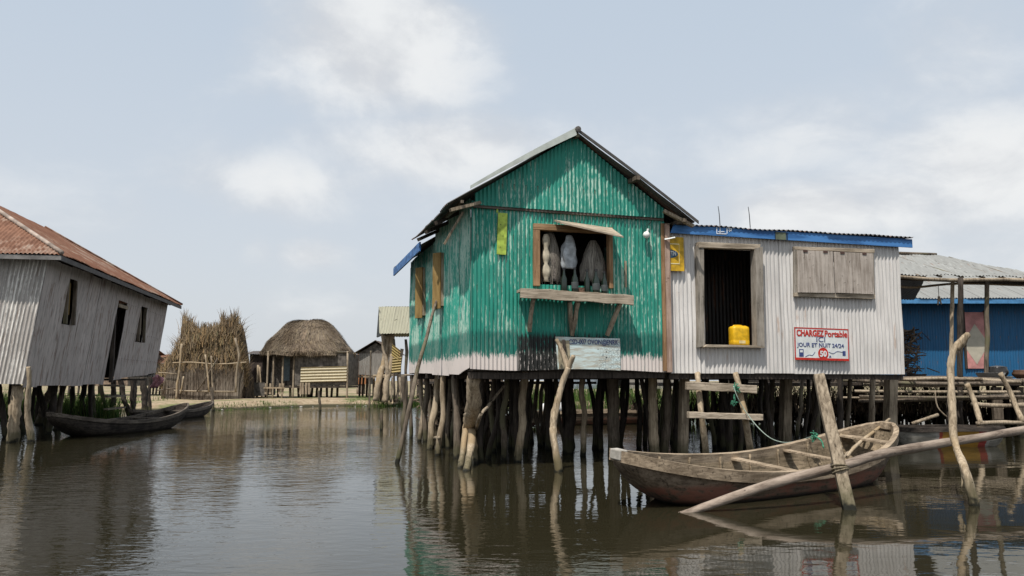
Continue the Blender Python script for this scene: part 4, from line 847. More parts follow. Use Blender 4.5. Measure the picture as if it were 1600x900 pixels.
def stripem():
    m_, t = mat('striped_hull', .7, .3); x = sep(t, t.co)[0]; n = t.noise(t.scale(t.co, (2, 14, 14)), 1.0, 6, .6)
    e = t.m('ADD', x, t.m('MULTIPLY', n, .10)); c = t.mix(t.ss(n, .35, .65), (.13, .12, .10), (.30, .28, .24))
    for a, b, col in ((-.52, -.42, (.30, .28, .25)), (-.42, -.33, (.30, .05, .03)), (-.33, .55, (.36, .19, .03)), (.55, .72, (.32, .05, .04)), (.72, .8, (.35, .33, .3))):
        c = t.mix(t.m('MULTIPLY', t.ss(e, a, a + .01), t.ss(e, b + .01, b)), c, t.mix(t.ss(n, .3, .6), tuple(k * .55 for k in col), col))
    t.put(t.b.inputs['Base Color'], c); return m_
canoe('canoe', W(1378, 668, 17.3), W(1555, 668, 18.0), .95, .38, stripem(), BOATI, BOATD, 'canoe with orange and red painted bands moored under the pole deck', BG, thw=((.5, .15),), tipw=.16, ribs=False, pw=5)
p = W(866, 640, 26.2); sk2 = MB(); 
for i, (dx, r_, h) in enumerate(((0, .30, .42), (.28, .24, .34), (-.25, .22, .30))):
    sk2.lathe([(.01, -.05), (r_ * .8, .0), (r_, h * .3), (r_ * .85, h * .7), (r_ * .4, h * .95), (.01, h)], 14, (dx, .05 * i, 0))
o = sk2.build('sack', LINEN, None, smooth=True); o.location = (p.x, p.y, .36); tag(o, 'bulging white sack lying in the canoe behind the green house', 'sack')

# ================================================================ poles standing and lying in the water
PG = 'mooring poles and loose poles in the water'
def pole(name, pts, rad, m_, label, seed=0, n=10, knots=.22, wob=.02, cat='pole'):
    o = MB().tube(pts, [r_ * .88 for r_ in rad] if hasattr(rad, '__len__') else rad, n + 3, 9, wob, seed, knots * 1.1).build(name, m_, None, smooth=True, loc=pts[0] if False else None)
    tag(o, label, cat, PG); return o
lg0 = G(1078, 800); d_ = (W(1310, 728, 9.35) - lg0)
pole('log', [lg0 - d_ * .06, lg0, W(1200, 758, 9.0), W(1310, 729, 9.45), W(1400, 705, 10.1), W(1600, 672, 11.6), W(1680, 655, 12.3)], [.042, .046, .058, .062, .063, .063, .06], PINKW if False else wood('log_bark', (.11, .08, .06), (.33, .265, .21), axis=0, wet=False, fine=20), 'long bare log sloping up out of the water, crossing in front of the near canoe', 2, 12, .12, .01, 'log')
lgo = bpy.context.scene.objects['log']; q_ = Vector((1, 0, 0)).rotation_difference((W(1600, 672, 11.6) - lg0).normalized()); qi = q_.inverted()
for v_ in lgo.data.vertices: v_.co = qi @ (v_.co - lg0)
lgo.location = lg0; lgo.rotation_mode = 'QUATERNION'; lgo.rotation_quaternion = q_
f0 = G(1327, 796); f1 = W(1279, 586, 9.55)
m0 = MB(); m0.plank(f0 + (f0 - f1) * .3, f1, .125, .11, up=Vector((.2, 1, 0)), segs=10, rough=.05, rnd=random.Random(2)); o = m0.build('mooring_post', WOODG, None, bevel=.012); tag(o, 'thick squared post leaning beside the near canoe, log lashed to it', 'post', PG)
lw0 = f0.lerp(f1, .30); ls = MB()
for k in range(3): ls.lathe([(.088, -.008), (.096, 0), (.088, .008)], 14, lw0 + (f1 - f0).normalized() * (k * .026 - .05), tuple((f1 - f0).normalized() + Vector((.16 * (k - 1), 0, .1 * (k % 2)))))
tag(ls.build('rope_lashing', plain('straw_rope', (.20, .165, .11), .9, .3, 40), None, smooth=True), 'straw coloured lashing round the leaning squared post where the log crosses', 'rope')
c0 = G(1524, 790)
pole('mooring_pole', [c0 + Vector((.05, 0, -.5)), c0, W(1508, 735, 9.35), W(1490, 685, 9.7), W(1486, 620, 9.9), W(1487, 565, 10), W(1497, 538, 10), W(1514, 523, 10.05)], [.054, .054, .048, .046, .046, .046, .042, .036], WOODP, 'crooked pale pole with a hooked top, in front of the striped canoe', 5, 11, .3)
cp = bpy.context.scene.objects['mooring_pole']
MB().tube([W(1500, 722, 9.40), W(1505, 745, 9.36), W(1503, 762, 9.33)], [.008, .013, .006], 6, 3, .01, 3, .3).build('bark_strip', WOODP, cp, smooth=True)
MB().tube([W(1497, 545, 9.98), W(1507, 534, 9.9), W(1511, 520, 9.85)], [.035, .03, .02], 8, 3, .01, 3, .3).build('branch_stub', WOODP, cp, smooth=True)
a0 = G(621, 724)
pole('mooring_pole', [a0 + Vector((-.08, -.2, -.5)), a0, W(643, 620, 14.0), W(662, 540, 14.5), W(685, 462, 15.15)], [.045, .045, .043, .036, .028], WOODM, 'long thin pole leaning against the left side of the green house', 6, 9, .15)
a0 = G(873, 737); yk = lambda px: (F0 + U * fac(px, 560)[0]).y
pole('forked_pole', [a0 + Vector((.02, 0, -.5)), a0, W(866, 690, 12.75), W(866, 655, 12.9), W(876, 610, 13.0), W(888, 575, 13.05)], [.07, .068, .062, .06, .052, .05], WOODP, 'pale crooked forked pole standing in front of the faded blue board', 7, 10, .3)
fk = bpy.context.scene.objects['forked_pole']
MB().tube([W(888, 577, 13.05), W(880, 552, 13.1), W(869, 530, 13.15)], [.048, .04, .028], 9, 4, .01, 3, .2).build('branch', WOODP, fk, smooth=True)
MB().tube([W(888, 577, 13.05), W(893, 564, 13.0), W(897, 556, 12.95)], [.046, .04, .03], 9, 3, .01, 4, .2).build('branch', WOODP, fk, smooth=True)
MB().tube([W(883, 565, 13.22), W(881, 540, 13.3), W(880, 531, 13.32)], [.03, .028, .024], 9, 3, .01, 4, .2).build('branch', WOODD, fk, smooth=True)
a0 = G(48, 691); pole('mooring_pole', [a0 + Vector((0, 0, -.5)), a0, W(43, 640, 18.5), W(45, 600, 18.4), W(44, 573, 18.35)], [.085, .085, .07, .06, .05], WOODP, 'pale pole standing at the near corner of the rusty roofed house', 8)
for i, (px, py, tx, ty, r_, lb_) in enumerate(((500, 637, 498, 610, .07, 'short stump post in the water in front of the thatched hut, right one'), (434, 626, 434, 601, .08, 'short stump post on the bank in front of the stools'), (333, 637, 330, 605, .08, 'short dark post in the shallows before the reed enclosure'), (376, 622, 376, 606, .07, 'short post on the bank at the right end of the reed enclosure'),
                                            (577, 634, 580, 548, .06, 'tall thin post in the shallows left of the tall shed'), (596, 672, 596, 640, .05, 'low stump sticking out of open water left of the leaning pole'))):
    b = G(px, py, .15 if py < 640 else 0); t_ = W(tx, ty, b.y); pole('stump_post', [b + Vector((0, 0, -.6)), b, b.lerp(t_, .5), t_], [r_, r_, r_ * .9, r_ * .8], WOODM, lb_, i + 30, 8)

# ladder of branches and planks under the white house
ly = 13.75
ld2 = MB().tube([W(1090, 583, 14.1), W(1092, 612, 13.95), W(1098, 655, 13.8), G(1104, 722), G(1106, 722) + Vector((0, 0, -.4))], [.045, .05, .048, .06, .06], 9, 4, .04, 5, .35).build('ladder', WOODP, None, smooth=True)
tag(ld2, 'crooked branch ladder with two plank rungs under the doorway of the white house', 'ladder', 'ladders leaning on the stilt platforms')
MB().tube([W(1148, 583, 14.1), W(1158, 615, 13.95), W(1166, 655, 13.8), G(1174, 722), G(1176, 722) + Vector((0, 0, -.4))], [.045, .05, .055, .06, .06], 9, 4, .03, 6, .35).build('rail', WOODP, ld2, smooth=True)
MB().plank(W(1072, 603, 13.75), W(1181, 608, 13.85), .12, .13, segs=8, rough=.06, up=Vector((0, 0, 1))).build('rung', WOODX, ld2, bevel=.008)
MB().plank(W(1075, 648, 13.55), W(1190, 652, 13.7), .14, .10, segs=8, rough=.07, up=Vector((0, 0, 1))).build('rung', WOODX, ld2, bevel=.008)
# green rope from the ladder to the canoe
k0 = W(1163, 640, 13.6); k1 = W(1272, 681, 11.75)
rp = MB(); pts = [W(1146, 603, 13.6), W(1152, 620, 13.55), k0] + [k0.lerp(k1, t) + Vector((0, 0, -.34 * math.sin(math.pi * t) * (1 - .3 * t))) for t in (.2, .4, .6, .8)] + [k1]
rp.tube(pts, .008, 6, 4); o = rp.build('mooring_rope', ROPEW, None, smooth=True); tag(o, 'thin green and white rope running from the ladder to the near canoe', 'rope')
kn = MB(); rr = random.Random(4)
for c_, r_ in ((W(1150, 606, 13.62), .07), (W(1147, 628, 13.6), .05), (k1, .06)):
    for i in range(7):
        ps = [c_ + Vector((rr.gauss(0, r_ * .5), rr.gauss(0, r_ * .3), rr.gauss(0, r_ * .7))) for _ in range(4)]; kn.tube(ps, .007, 6, 4)
kn.tube([k1, W(1283, 688, 11.6), W(1287, 700, 11.5)], .012, 6, 3); kn.build('rope_knots', ROPEG, o, smooth=True)

# ================================================================ yellow can, bottles, bundles, signs
jc = empty('jerrycan', F0 + U * fac(1161, 540)[0] + V * .12 + Vector((0, 0, dz0 + .012)), TH); tag(jc, 'bright yellow plastic jerrycan standing in the doorway of the white house', 'jerrycan')
m0 = MB(); wj, dj_, hj = .165, .10, .36
prof = [(0, .0), (.92, .0), (1, .025), (1, .08), (.985, .09), (1, .10), (1, .28), (.97, .315), (.80, .335), (0, .335)]
vs = []; n_ = 24
for k, z in prof:
    for j in range(n_):
        a = 2 * math.pi * j / n_; cx, cy = math.cos(a), math.sin(a); e = .38; vs.append(((abs(cx) ** e) * (1 if cx > 0 else -1) * wj * k, (abs(cy) ** e) * (1 if cy > 0 else -1) * dj_ * k, z))
m0.add(vs, [(i * n_ + j, i * n_ + (j + 1) % n_, (i + 1) * n_ + (j + 1) % n_, (i + 1) * n_ + j) for i in range(len(prof) - 1) for j in range(n_)])
m0.build('can_body', JERRY, jc, smooth=True)
MB().tube([(-.11, 0, .325), (-.09, 0, .345), (.05, 0, .345), (.07, 0, .325)], .014, 8, 4).build('handle', JERRY, jc, smooth=True)
MB().lathe([(.0, .33), (.03, .33), (.03, .35), (.0, .351)], 14, (.11, 0, 0)).build('cap', plain('dark_yellow_cap', (.4, .22, .01)), jc)
MB().box((-.06, -.1035, .035), (.06, -.1005, .085)).build('embossed_label', plain('faded_label', (.62, .50, .25)), jc)
shelf_z = sa[1] + .024
labs = ('green bottle furthest left on the window shelf, beside the gourds', 'dark bottle second from the left on the window shelf', 'dark bottle in the middle of the window shelf, left of the largest', 'large dark bottle with a wide black cap on the window shelf', 'dark bottle furthest right on the window shelf')
for i, (px, hh, rr_, lb_) in enumerate(((881, .40, .055, labs[0]), (897, .42, .056, labs[1]), (917, .41, .050, labs[2]), (930, .42, .062, labs[3]), (944, .40, .052, labs[4]))):
    u_ = fac(px, 450, -.12)[0]; kz = (u_ - sa[0]) / (sb[0] - sa[0]); r_ = rr_
    root = empty('bottle', F0 + U * u_ - V * (.13 + .03 * (i % 2)) + Vector((0, 0, sa[1] + (sb[1] - sa[1]) * kz + .024)), TH); tag(root, lb_, 'bottle', 'bottles on the window shelf')
    MB().lathe([(.01, 0), (r_ * .9, 0), (r_, .012), (r_, hh * .50), (r_ * .9, hh * .58), (r_ * .42, hh * .74), (r_ * .33, hh * .9), (r_ * .36, hh * .93), (.01, hh * .94)], 18).build('glass', BOTTLE, root, smooth=True)
    MB().lathe([(.0, hh * .92), (r_ * .42, hh * .92), (r_ * .42, hh * 1.0), (0, hh * 1.0)], 12).build('cap', BLK, root)
    if i in (1, 3, 4): MB().lathe([(r_ + .001, hh * .18), (r_ + .0015, hh * .19), (r_ + .0015, hh * .42), (r_ + .001, hh * .43)], 18).build('paper_label', plain('grey_label', (.07, .08, .08)), root, smooth=True)
u_ = fac(903, 448, -.1)[0]; o = MB().box((-.09, -.04, 0), (.09, .04, .085)).build('small_box', plain('brown_box', (.12, .07, .045), .7, .5, 30), None, bevel=.004); o.location = F0 + U * u_ - V * .13 + Vector((0, 0, shelf_z - .02)); o.rotation_euler = (0, 0, TH); tag(o, 'small brown printed box between the bottles on the window shelf', 'box')
def bundle(px, top, bot, wpx, m_, label, seed, shape, off=.16, rg=.10):
    a = fac(px, top, off); b = fac(px, bot, off); H = a[1] - b[1]; r_ = wpx / 2 * 13.4 / F; mb = MB(); n_ = 22; vs = []; N_ = 16
    for i in range(N_ + 1):
        t = i / N_; k = shape(t)
        for j in range(n_):
            th = 2 * math.pi * j / n_; kk = k * r_ * (1 + rg * mnoise.noise(Vector((math.cos(th) * 2.2, math.sin(th) * 2.2, t * 3.5 + seed))) + .05 * math.sin(th * 9 + t * 2 + seed) + .04 * math.sin(th * 17 + seed)); vs.append((kk * math.cos(th), kk * math.sin(th) * .6, -t * H))
    mb.add(vs, [(i * n_ + j, i * n_ + (j + 1) % n_, (i + 1) * n_ + (j + 1) % n_, (i + 1) * n_ + j) for i in range(N_) for j in range(n_)] + [tuple(reversed(range(n_))), tuple(N_ * n_ + j for j in range(n_))])
    o = mb.build('hanging_bundle', m_, None, smooth=True); o.location = F0 + U * a[0] + V * off + Vector((0, 0, a[1])); o.rotation_euler = (0, 0, TH); tag(o, label, 'hanging bundle', 'bundles hanging in the shop window')
    if rg < .35 and m_ is not SHELLW:
        sb_ = MB(); r3 = random.Random(seed)
        for _ in range(260):
            th = r3.uniform(0, 2 * math.pi); pts = []; t0 = r3.uniform(0, .3); t1 = min(1.06, t0 + r3.uniform(.35, .9)); dr = r3.uniform(-.25, .25); ww = r3.uniform(.002, .0045)
            for q2 in range(6):
                t = t0 + (t1 - t0) * q2 / 5; a2 = th + dr * t + .05 * math.sin(t * 14 + th); k2 = shape(min(t, 1)) * r_ * r3.uniform(1.03, 1.13); c2 = Vector((k2 * math.cos(a2), k2 * math.sin(a2) * .6, -t * H)); tg = Vector((-math.sin(a2), math.cos(a2) * .6, 0)).normalized() * ww; pts += [c2 - tg, c2 + tg]
            sb_.add(pts, [(2 * j, 2 * j + 1, 2 * j + 3, 2 * j + 2) for j in range(5)])
        sb_.build('strands', NETS, o)
    MB().tube([(0, 0, -.01), (.0, 0, .16)], .006, 5, 1).build('string', CABLE, o); return o
o = bundle(860, 362, 440, 38, FISHN, 'tall grey net bundle hanging at the left of the shop window', 1, lambda t: .22 + .55 * t ** .7 + .2 * math.sin(t * 3))
gd = bundle(853, 366, 440, 16, SHELLW, 'string of pale gourds and shells hanging furthest left in the shop window', 2, lambda t: .35 + .65 * abs(math.sin(t * 9.6 + .3)) * (.6 + .4 * t), .04)
bundle(889, 368, 420, 28, BAGP, 'bluish plastic bag hanging in the middle of the shop window', 3, lambda t: (.34 + .55 * min(1, t * 2.4) ** .8) * (1 - .30 * max(0, t - .8) * 5), .10, .5)
bundle(927, 376, 440, 40, NETBAG, 'wide pale rounded bundle hanging at the right of the shop window', 4, lambda t: .25 + .72 * (1 - (1 - t) ** 2.6) * (1 + .12 * t), .14, .3)

# sign: CHARGEZ Portable ICI
q = [fac(1242, 562, -.045), fac(1327, 566, -.045), fac(1325, 514, -.045), fac(1240, 511, -.045)]
sw = q[1][0] - q[0][0]; shh = q[3][1] - q[0][1]
sg = empty('phone_charging_sign', F0 + U * q[0][0] - V * .03 + Vector((0, 0, q[0][1])), TH); sg.rotation_euler = (0, R(.9), TH)
tag(sg, 'hand painted white and red board offering phone charging for 50, on the white wall', 'sign', 'painted signs on the houses')
MB().box((0, -.014, 0), (sw, 0, shh)).build('board', OFFW, sg)
for a in (((0, 0), (sw, .04)), ((0, shh - .02), (sw, shh)), ((0, .04), (.022, shh - .02)), ((sw - .016, .04), (sw, shh - .02))): MB().box((a[0][0], -.018, a[0][1]), (a[1][0], -.0145, a[1][1])).build('red_border', RED, sg)
text_part('lettering', 'CHARGEZ', RED, sg, .045, shh * .74, -.018, .155, sw * .50, .006)
text_part('lettering', 'Portable', RED, sg, .045 + sw * .515, shh * .74, -.018, .155, sw * .42, .004)
text_part('lettering', 'ICI', SBLUE, sg, sw * .40, shh * .575, -.018, .12, sw * .16, .0)
text_part('lettering', 'JOUR ET NUIT 24/24', SBLUE, sg, .05, shh * .41, -.018, .10, sw * .86, .001)
MB().lathe([(0, 0), (.105, 0), (.105, .003), (0, .003)], 28, (sw * .52, -.0145, shh * .21), (0, -1, 0)).build('red_disc', RED, sg)
text_part('lettering', '50', OFFW, sg, sw * .52 - .068, shh * .21 - .05, -.0205, .14, .135, .005)
ph = MB(); ph.box((sw * .08, -.018, shh * .10), (sw * .16, -.015, shh * .33)); ph.build('painted_phone', SBLUE, sg)
MB().box((sw * .095, -.020, shh * .23), (sw * .145, -.0185, shh * .30)).build('painted_screen', OFFW, sg)
MB().tube([(sw * .19, -.017, shh * .10), (sw * .26, -.017, shh * .16), (sw * .32, -.017, shh * .15), (sw * .37, -.017, shh * .26)], .004, 5, 4).build('painted_cord', SBLUE, sg)
MB().tube([(sw * .62, -.017, shh * .27), (sw * .7, -.017, shh * .22), (sw * .78, -.017, shh * .29), (sw * .9, -.017, shh * .26)], .004, 5, 4).build('painted_cord', SBLUE, sg)
MB().box((sw * .88, -.018, shh * .16), (sw * .935, -.015, shh * .31)).build('painted_plug', SBLUE, sg)
MB().add([(sw * .62, -.018, shh * .10), (sw * .67, -.018, shh * .10), (sw * .645, -.018, shh * .17)], [(0, 1, 2)]).build('painted_arrow', SBLUE, sg)
# yellow sign, half hidden behind the corner post
q0 = fac(1022, 422, -.04); q1 = fac(1068, 371, -.04)
ys_ = empty('yellow_sign', F0 + U * (WL + .085 - .0) - V * .03 + Vector((0, 0, q0[1])), TH); tag(ys_, 'yellow shop sign with a blue oval logo, tucked behind the post between the houses', 'sign', 'painted signs on the houses')
yw = q1[0] - WL - .085; yh = q1[1] - q0[1]
MB().box((0, -.012, 0), (yw, 0, yh)).build('board', YSIGN, ys_)
for a in (((0, yh * .20), (yw * .66, yh * .225)), ((0, yh * .78), (yw * .66, yh * .805)), ((yw * .64, yh * .225), (yw * .66, yh * .78))): MB().box((a[0][0], -.016, a[0][1]), (a[1][0], -.013, a[1][1])).build('pale_line', YLINE, ys_)
ov_ = MB(); n_ = 28
pts = [(max(.0, -.02 + yw * .56 * math.cos(2 * math.pi * j / n_)), yh * .50 + yh * .115 * math.sin(2 * math.pi * j / n_)) for j in range(n_ // 2 + 1)]
pts = [(x, yh * .5 + yh * .115 * math.cos(math.pi * j / 20)) for j, x in ((j, yw * .56 * math.sin(math.pi * j / 20)) for j in range(21))]
ov_.add([(x, -.0165, z) for x, z in pts], [tuple(reversed(range(21)))]); ov_.build('oval_logo', OVALB, ys_)
text_part('lettering', 'TN', OFFW, ys_, .008, yh * .455, -.018, .10, yw * .38, .004)
# faded blue board with a phone number in blue
q = [fac(872, 577, -.045), fac(970, 579, -.045), fac(969, 529, -.045), fac(868, 526, -.045)]
bd = empty('faded_board', F0 + U * 0 - V * .03, TH); tag(bd, 'faded pale blue plywood board with peeling blue writing, low on the green wall', 'sign', 'painted signs on the houses')
m0 = MB(); N_ = 12; vs = []
for i in range(N_ + 1):
    t = i / N_; xb_ = q[0][0] + (q[1][0] - q[0][0]) * t; xt_ = q[3][0] + (q[2][0] - q[3][0]) * t; zb_ = q[0][1] + (q[1][1] - q[0][1]) * t + .012 * math.sin(t * 3.1); zt_ = q[3][1] + (q[2][1] - q[3][1]) * t
    vs += [(xb_, -.012, zb_), (xt_, -.012, zt_), (xb_, 0, zb_), (xt_, 0, zt_)]
m0.add(vs, [(i * 4, i * 4 + 4, i * 4 + 5, i * 4 + 1) for i in range(N_)] + [(i * 4 + 2, i * 4 + 3, i * 4 + 7, i * 4 + 6) for i in range(N_)] + [(i * 4 + 1, i * 4 + 5, i * 4 + 7, i * 4 + 3) for i in range(N_)] + [(i * 4, i * 4 + 2, i * 4 + 6, i * 4 + 4) for i in range(N_)] + [(0, 1, 3, 2), (N_ * 4, N_ * 4 + 2, N_ * 4 + 3, N_ * 4 + 1)])
m0.build('board', FADED, bd)
xw = q[2][0] - q[3][0]; text_part('lettering', 'CSD-007 OVON@ENRK', SBLUE, bd, q[3][0] + xw * .20, q[3][1] - .115, -.0145, .11, xw * .77, .0015)
ra = fac(872, 577, -.06); rb = fac(888, 528, -.06)
quadboard([(ra[0] + .02, ra[1] + .01), (rb[0] + .04, ra[1] + .0), (rb[0] + .02, rb[1] - .04), (ra[0] + .0, rb[1] - .04)], -.021, -.0135).build('paper_strip', plain('tan_paper', (.36, .31, .21), .8, .25, 12), bd)
# ================================================================ far bank
def blade_obj(name, mb, m_): return mb.build(name, m_, None)
rr = random.Random(77)
# reed and palm-frond enclosure
YR = 47.0; re = empty('reed_enclosure', (W(330, 600, YR).x, YR, .3)); tag(re, 'tall enclosure of dry reeds and palm fronds with a ragged top, on the far bank', 'reed enclosure')
def rtop(px):
    pts = ((248, 588), (262, 560), (276, 535), (283, 515), (285, 486), (296, 494), (302, 504), (330, 502), (342, 500), (346, 487), (356, 493), (366, 485), (371, 505), (376, 545), (384, 575))
    for (a, b), (c, d) in zip(pts[:-1], pts[1:]):
        if a <= px <= c: return b + (d - b) * (px - a) / (c - a)
    return 590
def rl(p): return p - re.location
cor = MB(); n_ = 36; vs = []
for i in range(n_ + 1):
    px = 252 + (384 - 252) * i / n_; a = rl(W(px, 612, YR + .7)); a.z = -.2; b = rl(W(px, rtop(px) + 13 + rr.uniform(-2, 3), YR + .7)); vs += [a, b, a + Vector((0, 1.6, 0)), b + Vector((0, 1.6, -.2))]
cor.add(vs, [(i * 4, i * 4 + 4, i * 4 + 5, i * 4 + 1) for i in range(n_)] + [(i * 4 + 1, i * 4 + 5, i * 4 + 7, i * 4 + 3) for i in range(n_)] + [(i * 4 + 2, i * 4 + 3, i * 4 + 7, i * 4 + 6) for i in range(n_)] + [(0, 1, 3, 2), (n_ * 4, n_ * 4 + 2, n_ * 4 + 3, n_ * 4 + 1)])
cor.build('reed_core', plain('packed_reeds', (.085, .062, .042), .95, .5, 6, bump=.8), re)
mb = MB()
for i in range(5200):                        # fronds of the upper part
    px = 252 + 130 * rr.random(); yt = rtop(px); zt_ = rl(W(px, yt, YR)).z; u_ = rr.random() ** .8; z_ = .9 + (zt_ - .9) * u_ * .93
    if zt_ < 1.0: z_ = zt_ * rr.random()
    c = rl(W(px, 600, YR)); h = rr.uniform(.25, .75); sgn = rr.choice((-1, 1))
    blades(mb, (c.x, rr.uniform(-.5, .75), z_ - h * .5), h, rr.uniform(.03, .07), (sgn * rr.uniform(0, .30) * (1.4 if px > 368 or px < 290 else 1), rr.gauss(0, .1), 0), rr, 2, rr.uniform(-.5, .5))
for px, h_ in ((284, .55), (287, .6), (290, .5), (346, .55), (348, .5), (357, .45), (365, .6), (367, .55), (300, .35), (318, .4), (330, .35), (338, .4), (360, .4)):
    for k in range(16):
        c = rl(W(px + rr.gauss(0, 1.3), rtop(px) + 12, YR)); blades(mb, (c.x, rr.uniform(-.1, .4), c.z - .3), h_ * rr.uniform(.7, 1.25) + .3, .04, (rr.gauss(0, .14), 0, 0), rr, 3, rr.uniform(-.5, .5))
for k in range(60):                          # loose curved fronds at the edges
    e = rr.choice((0, 1)); px = 276 + rr.gauss(0, 6) if e == 0 else 378 + rr.gauss(0, 3); c = rl(W(px, rr.uniform(505, 560) if e else rr.uniform(535, 575), YR)); s_ = 1 if e else -1
    blades(mb, (c.x, 0, c.z), rr.uniform(.3, .7), .03, (s_ * rr.uniform(.1, .8), 0, -rr.uniform(0, .2)), rr, 4, 0)
blade = mb.build('reed_fronds', REED, re)
mb = MB()
for i in range(1500):
    px = 268 + 116 * rr.random(); c = rl(W(px, 600, YR)); blades(mb, (c.x, -.62 + rr.uniform(-.08, .08), -.1 + rr.uniform(0, .3)), rr.uniform(.9, 1.75), rr.uniform(.03, .06), (rr.gauss(0, .08), 0, 0), rr, 2, rr.uniform(-.4, .4))
mb.build('reed_panel', REEDG, re)
for k in range(10):
    pass
for pts, r_, m_ in (([(270, 567), (300, 566), (340, 569), (386, 566)], .035, WOODP), ([(272, 610), (300, 611), (370, 612)], .04, WOODG), ([(247, 582), (276, 584)], .03, WOODG), ([(246, 610), (276, 606)], .03, WOODM)):
    MB().tube([rl(W(x, y, YR - .85)) for x, y in pts], r_, 7, 3, .03, int(pts[0][0]), .3).build('rail', m_, re, smooth=True)
for pts, r_, m_ in (([(284, 537), (281, 570), (277, 600), (275, 624)], .06, WOODP), ([(321, 554), (324, 580), (327, 612)], .045, WOODP), ([(330, 556), (331, 590), (333, 612)], .035, WOODG), ([(367, 528), (373, 555), (370, 580), (368, 612)], .055, WOODG), ([(287, 588), (284, 605), (281, 615)], .04, WOODP), ([(322, 560), (320, 600)], .035, WOODM), ([(258, 590), (255, 615)], .05, WOODM), ([(340, 560), (308, 612)], .04, WOODM)):
    MB().tube([rl(W(x, y, YR - .95)) for x, y in pts], r_, 7, 3, .03, int(pts[0][0]), .3).build('pole', m_, re, smooth=True)

# thatched hut
YT = 49.5; tc_ = W(482, 600, YT + 2); th = empty('thatched_hut', (tc_.x, YT + 2, .3)); tag(th, 'grey plank hut with a big rounded thatched roof on the far bank', 'hut')
def tl(x, y, Y): return W(x, y, Y) - th.location
kx = YT / F
prof = [(70, 557), (71, 551), (66, 545), (60, 537), (54, 530), (48, 521), (42, 513), (37, 508), (33, 504), (24, 500), (0, 499)]
n_ = 56; vs = []
def tpt(a, i, add=0.0):
    hw_, yy = prof[i]; z = tl(482, yy, YT + 1).z; c, s_ = math.cos(a), math.sin(a); e = .62
    lf_ = 1.0 + (.05 if c < 0 else -.03)
    ex = (abs(c) ** e) * (1 if c > 0 else -1) * hw_ * kx * lf_; ey = (abs(s_) ** e) * (1 if s_ > 0 else -1) * (hw_ * kx * .80)
    k = 1 + .12 * mnoise.noise(Vector((ex * 1.1, ey * 1.2, z * 1.5))) + .02 * mnoise.noise(Vector((ex * 4, ey * 4, z * 4)))
    return Vector((ex * k + (.12 if c < 0 and hw_ > 60 else 0), ey * k, z + .10 * mnoise.noise(Vector((ex * .9, ey * .9, 5))) + add))
def tsurf(a, t):
    i = int(t); i2 = min(i + 1, len(prof) - 1); return tpt(a, i).lerp(tpt(a, i2), t - i)
m0 = MB()
for i in range(len(prof)):
    for j in range(n_): vs.append(tpt(2 * math.pi * j / n_, i))
m0.add(vs, [(i * n_ + j, i * n_ + (j + 1) % n_, (i + 1) * n_ + (j + 1) % n_, (i + 1) * n_ + j) for i in range(len(prof) - 1) for j in range(n_)])
rf = m0.build('roof', THATCH, th, smooth=True)
mb = MB(); rr = random.Random(9)
for i in range(11000):
    a = -rr.random() * math.pi if rr.random() < .8 else rr.random() * math.pi; t = 9.8 * rr.random() ** 1.15; p = tsurf(a, t); q_ = tsurf(a + rr.gauss(0, .02), max(0, t - rr.uniform(.5, 1.6)))
    dn = (q_ - p); out = Vector((p.x, p.y, .8)).normalized(); sd_ = dn.cross(out).normalized() * rr.uniform(.008, .02)
    o1 = out * rr.uniform(.0, .03); o2 = out * rr.uniform(.03, .10); mb.add([p + sd_ + o1, p - sd_ + o1, q_ - sd_ * .6 + o2, q_ + sd_ * .6 + o2], [(0, 1, 2, 3)])
for i in range(1500):
    a = rr.random() * 2 * math.pi; p = tpt(a, 1); blades(mb, p + Vector((0, 0, .06)), -rr.uniform(.08, .38), .05, (rr.gauss(0, .05), rr.gauss(0, .05), 0), rr, 1)
mb.build('straw', STRAW, rf)
xa, xb2 = tl(416, 600, YT).x, tl(541, 600, YT).x; zt_ = tl(480, 551, YT).z; zb_ = tl(480, 603, YT).z; y0 = -1.75
m0 = MB(); i = 0; x = xa + 1.6
while x < xb2:
    w_ = rr.uniform(.12, .2); m0.box((x, y0 + rr.uniform(-.01, .01), zb_ + rr.uniform(-.04, .04)), (min(x + w_ - .01, xb2), y0 + .03, zt_ + .1)); x += w_
m0.box((xa, y0 + 3.6, zb_), (xb2, y0 + 3.64, zt_)); m0.box((xb2 - .03, y0 + .04, zb_), (xb2, y0 + 3.6, zt_)); m0.box((xa, y0 + .7, zb_), (xa + .03, y0 + 3.6, zt_))
m0.build('wall', MUDW, th)
MB().box((xa, y0 - .05, zb_ - .12), (xb2, y0 + 3.6, zb_ - .02)).build('floor', WOODD, th)
MB().box((xa + .05, y0 + .6, zb_), (xa + 1.6, y0 + .64, zt_)).build('wall', plain('dark_reed_wall', (.11, .095, .08), .95, .4, 8), th)
MB().box((xa + .75, y0 + .55, zb_ + .3), (xa + 1.15, y0 + .59, zt_ - .2)).build('door', plain('grey_blue_door', (.13, .17, .19), .8), th)
for x in (xa, xa + .32, xa + .9, xa + 1.55, xb2): MB().tube([(x, y0 - .04, -.25), (x + rr.uniform(-.03, .03), y0 - .04, 1.0), (x, y0 - .04, zt_ + .1)], .055, 7, 2, .02, 3, .2).build('post', WOODG, th, smooth=True)
for i in range(15): x = xa + .4 + (xb2 - xa - .4) * rr.random(); y = y0 + rr.uniform(0, 3.5); MB().tube([(x + rr.uniform(-.08, .08), y, -.3), (x, y, zb_)], .075, 7, 1).build('stilt', rr.choice((WOODM, WOODG, WOODD)), th, smooth=True)
MB().tube([(xa - .1, y0 - .06, zt_ + .05), (xb2 + .1, y0 - .06, zt_ + .03)], .04, 7, 2).build('eave_pole', WOODM, th, smooth=True)
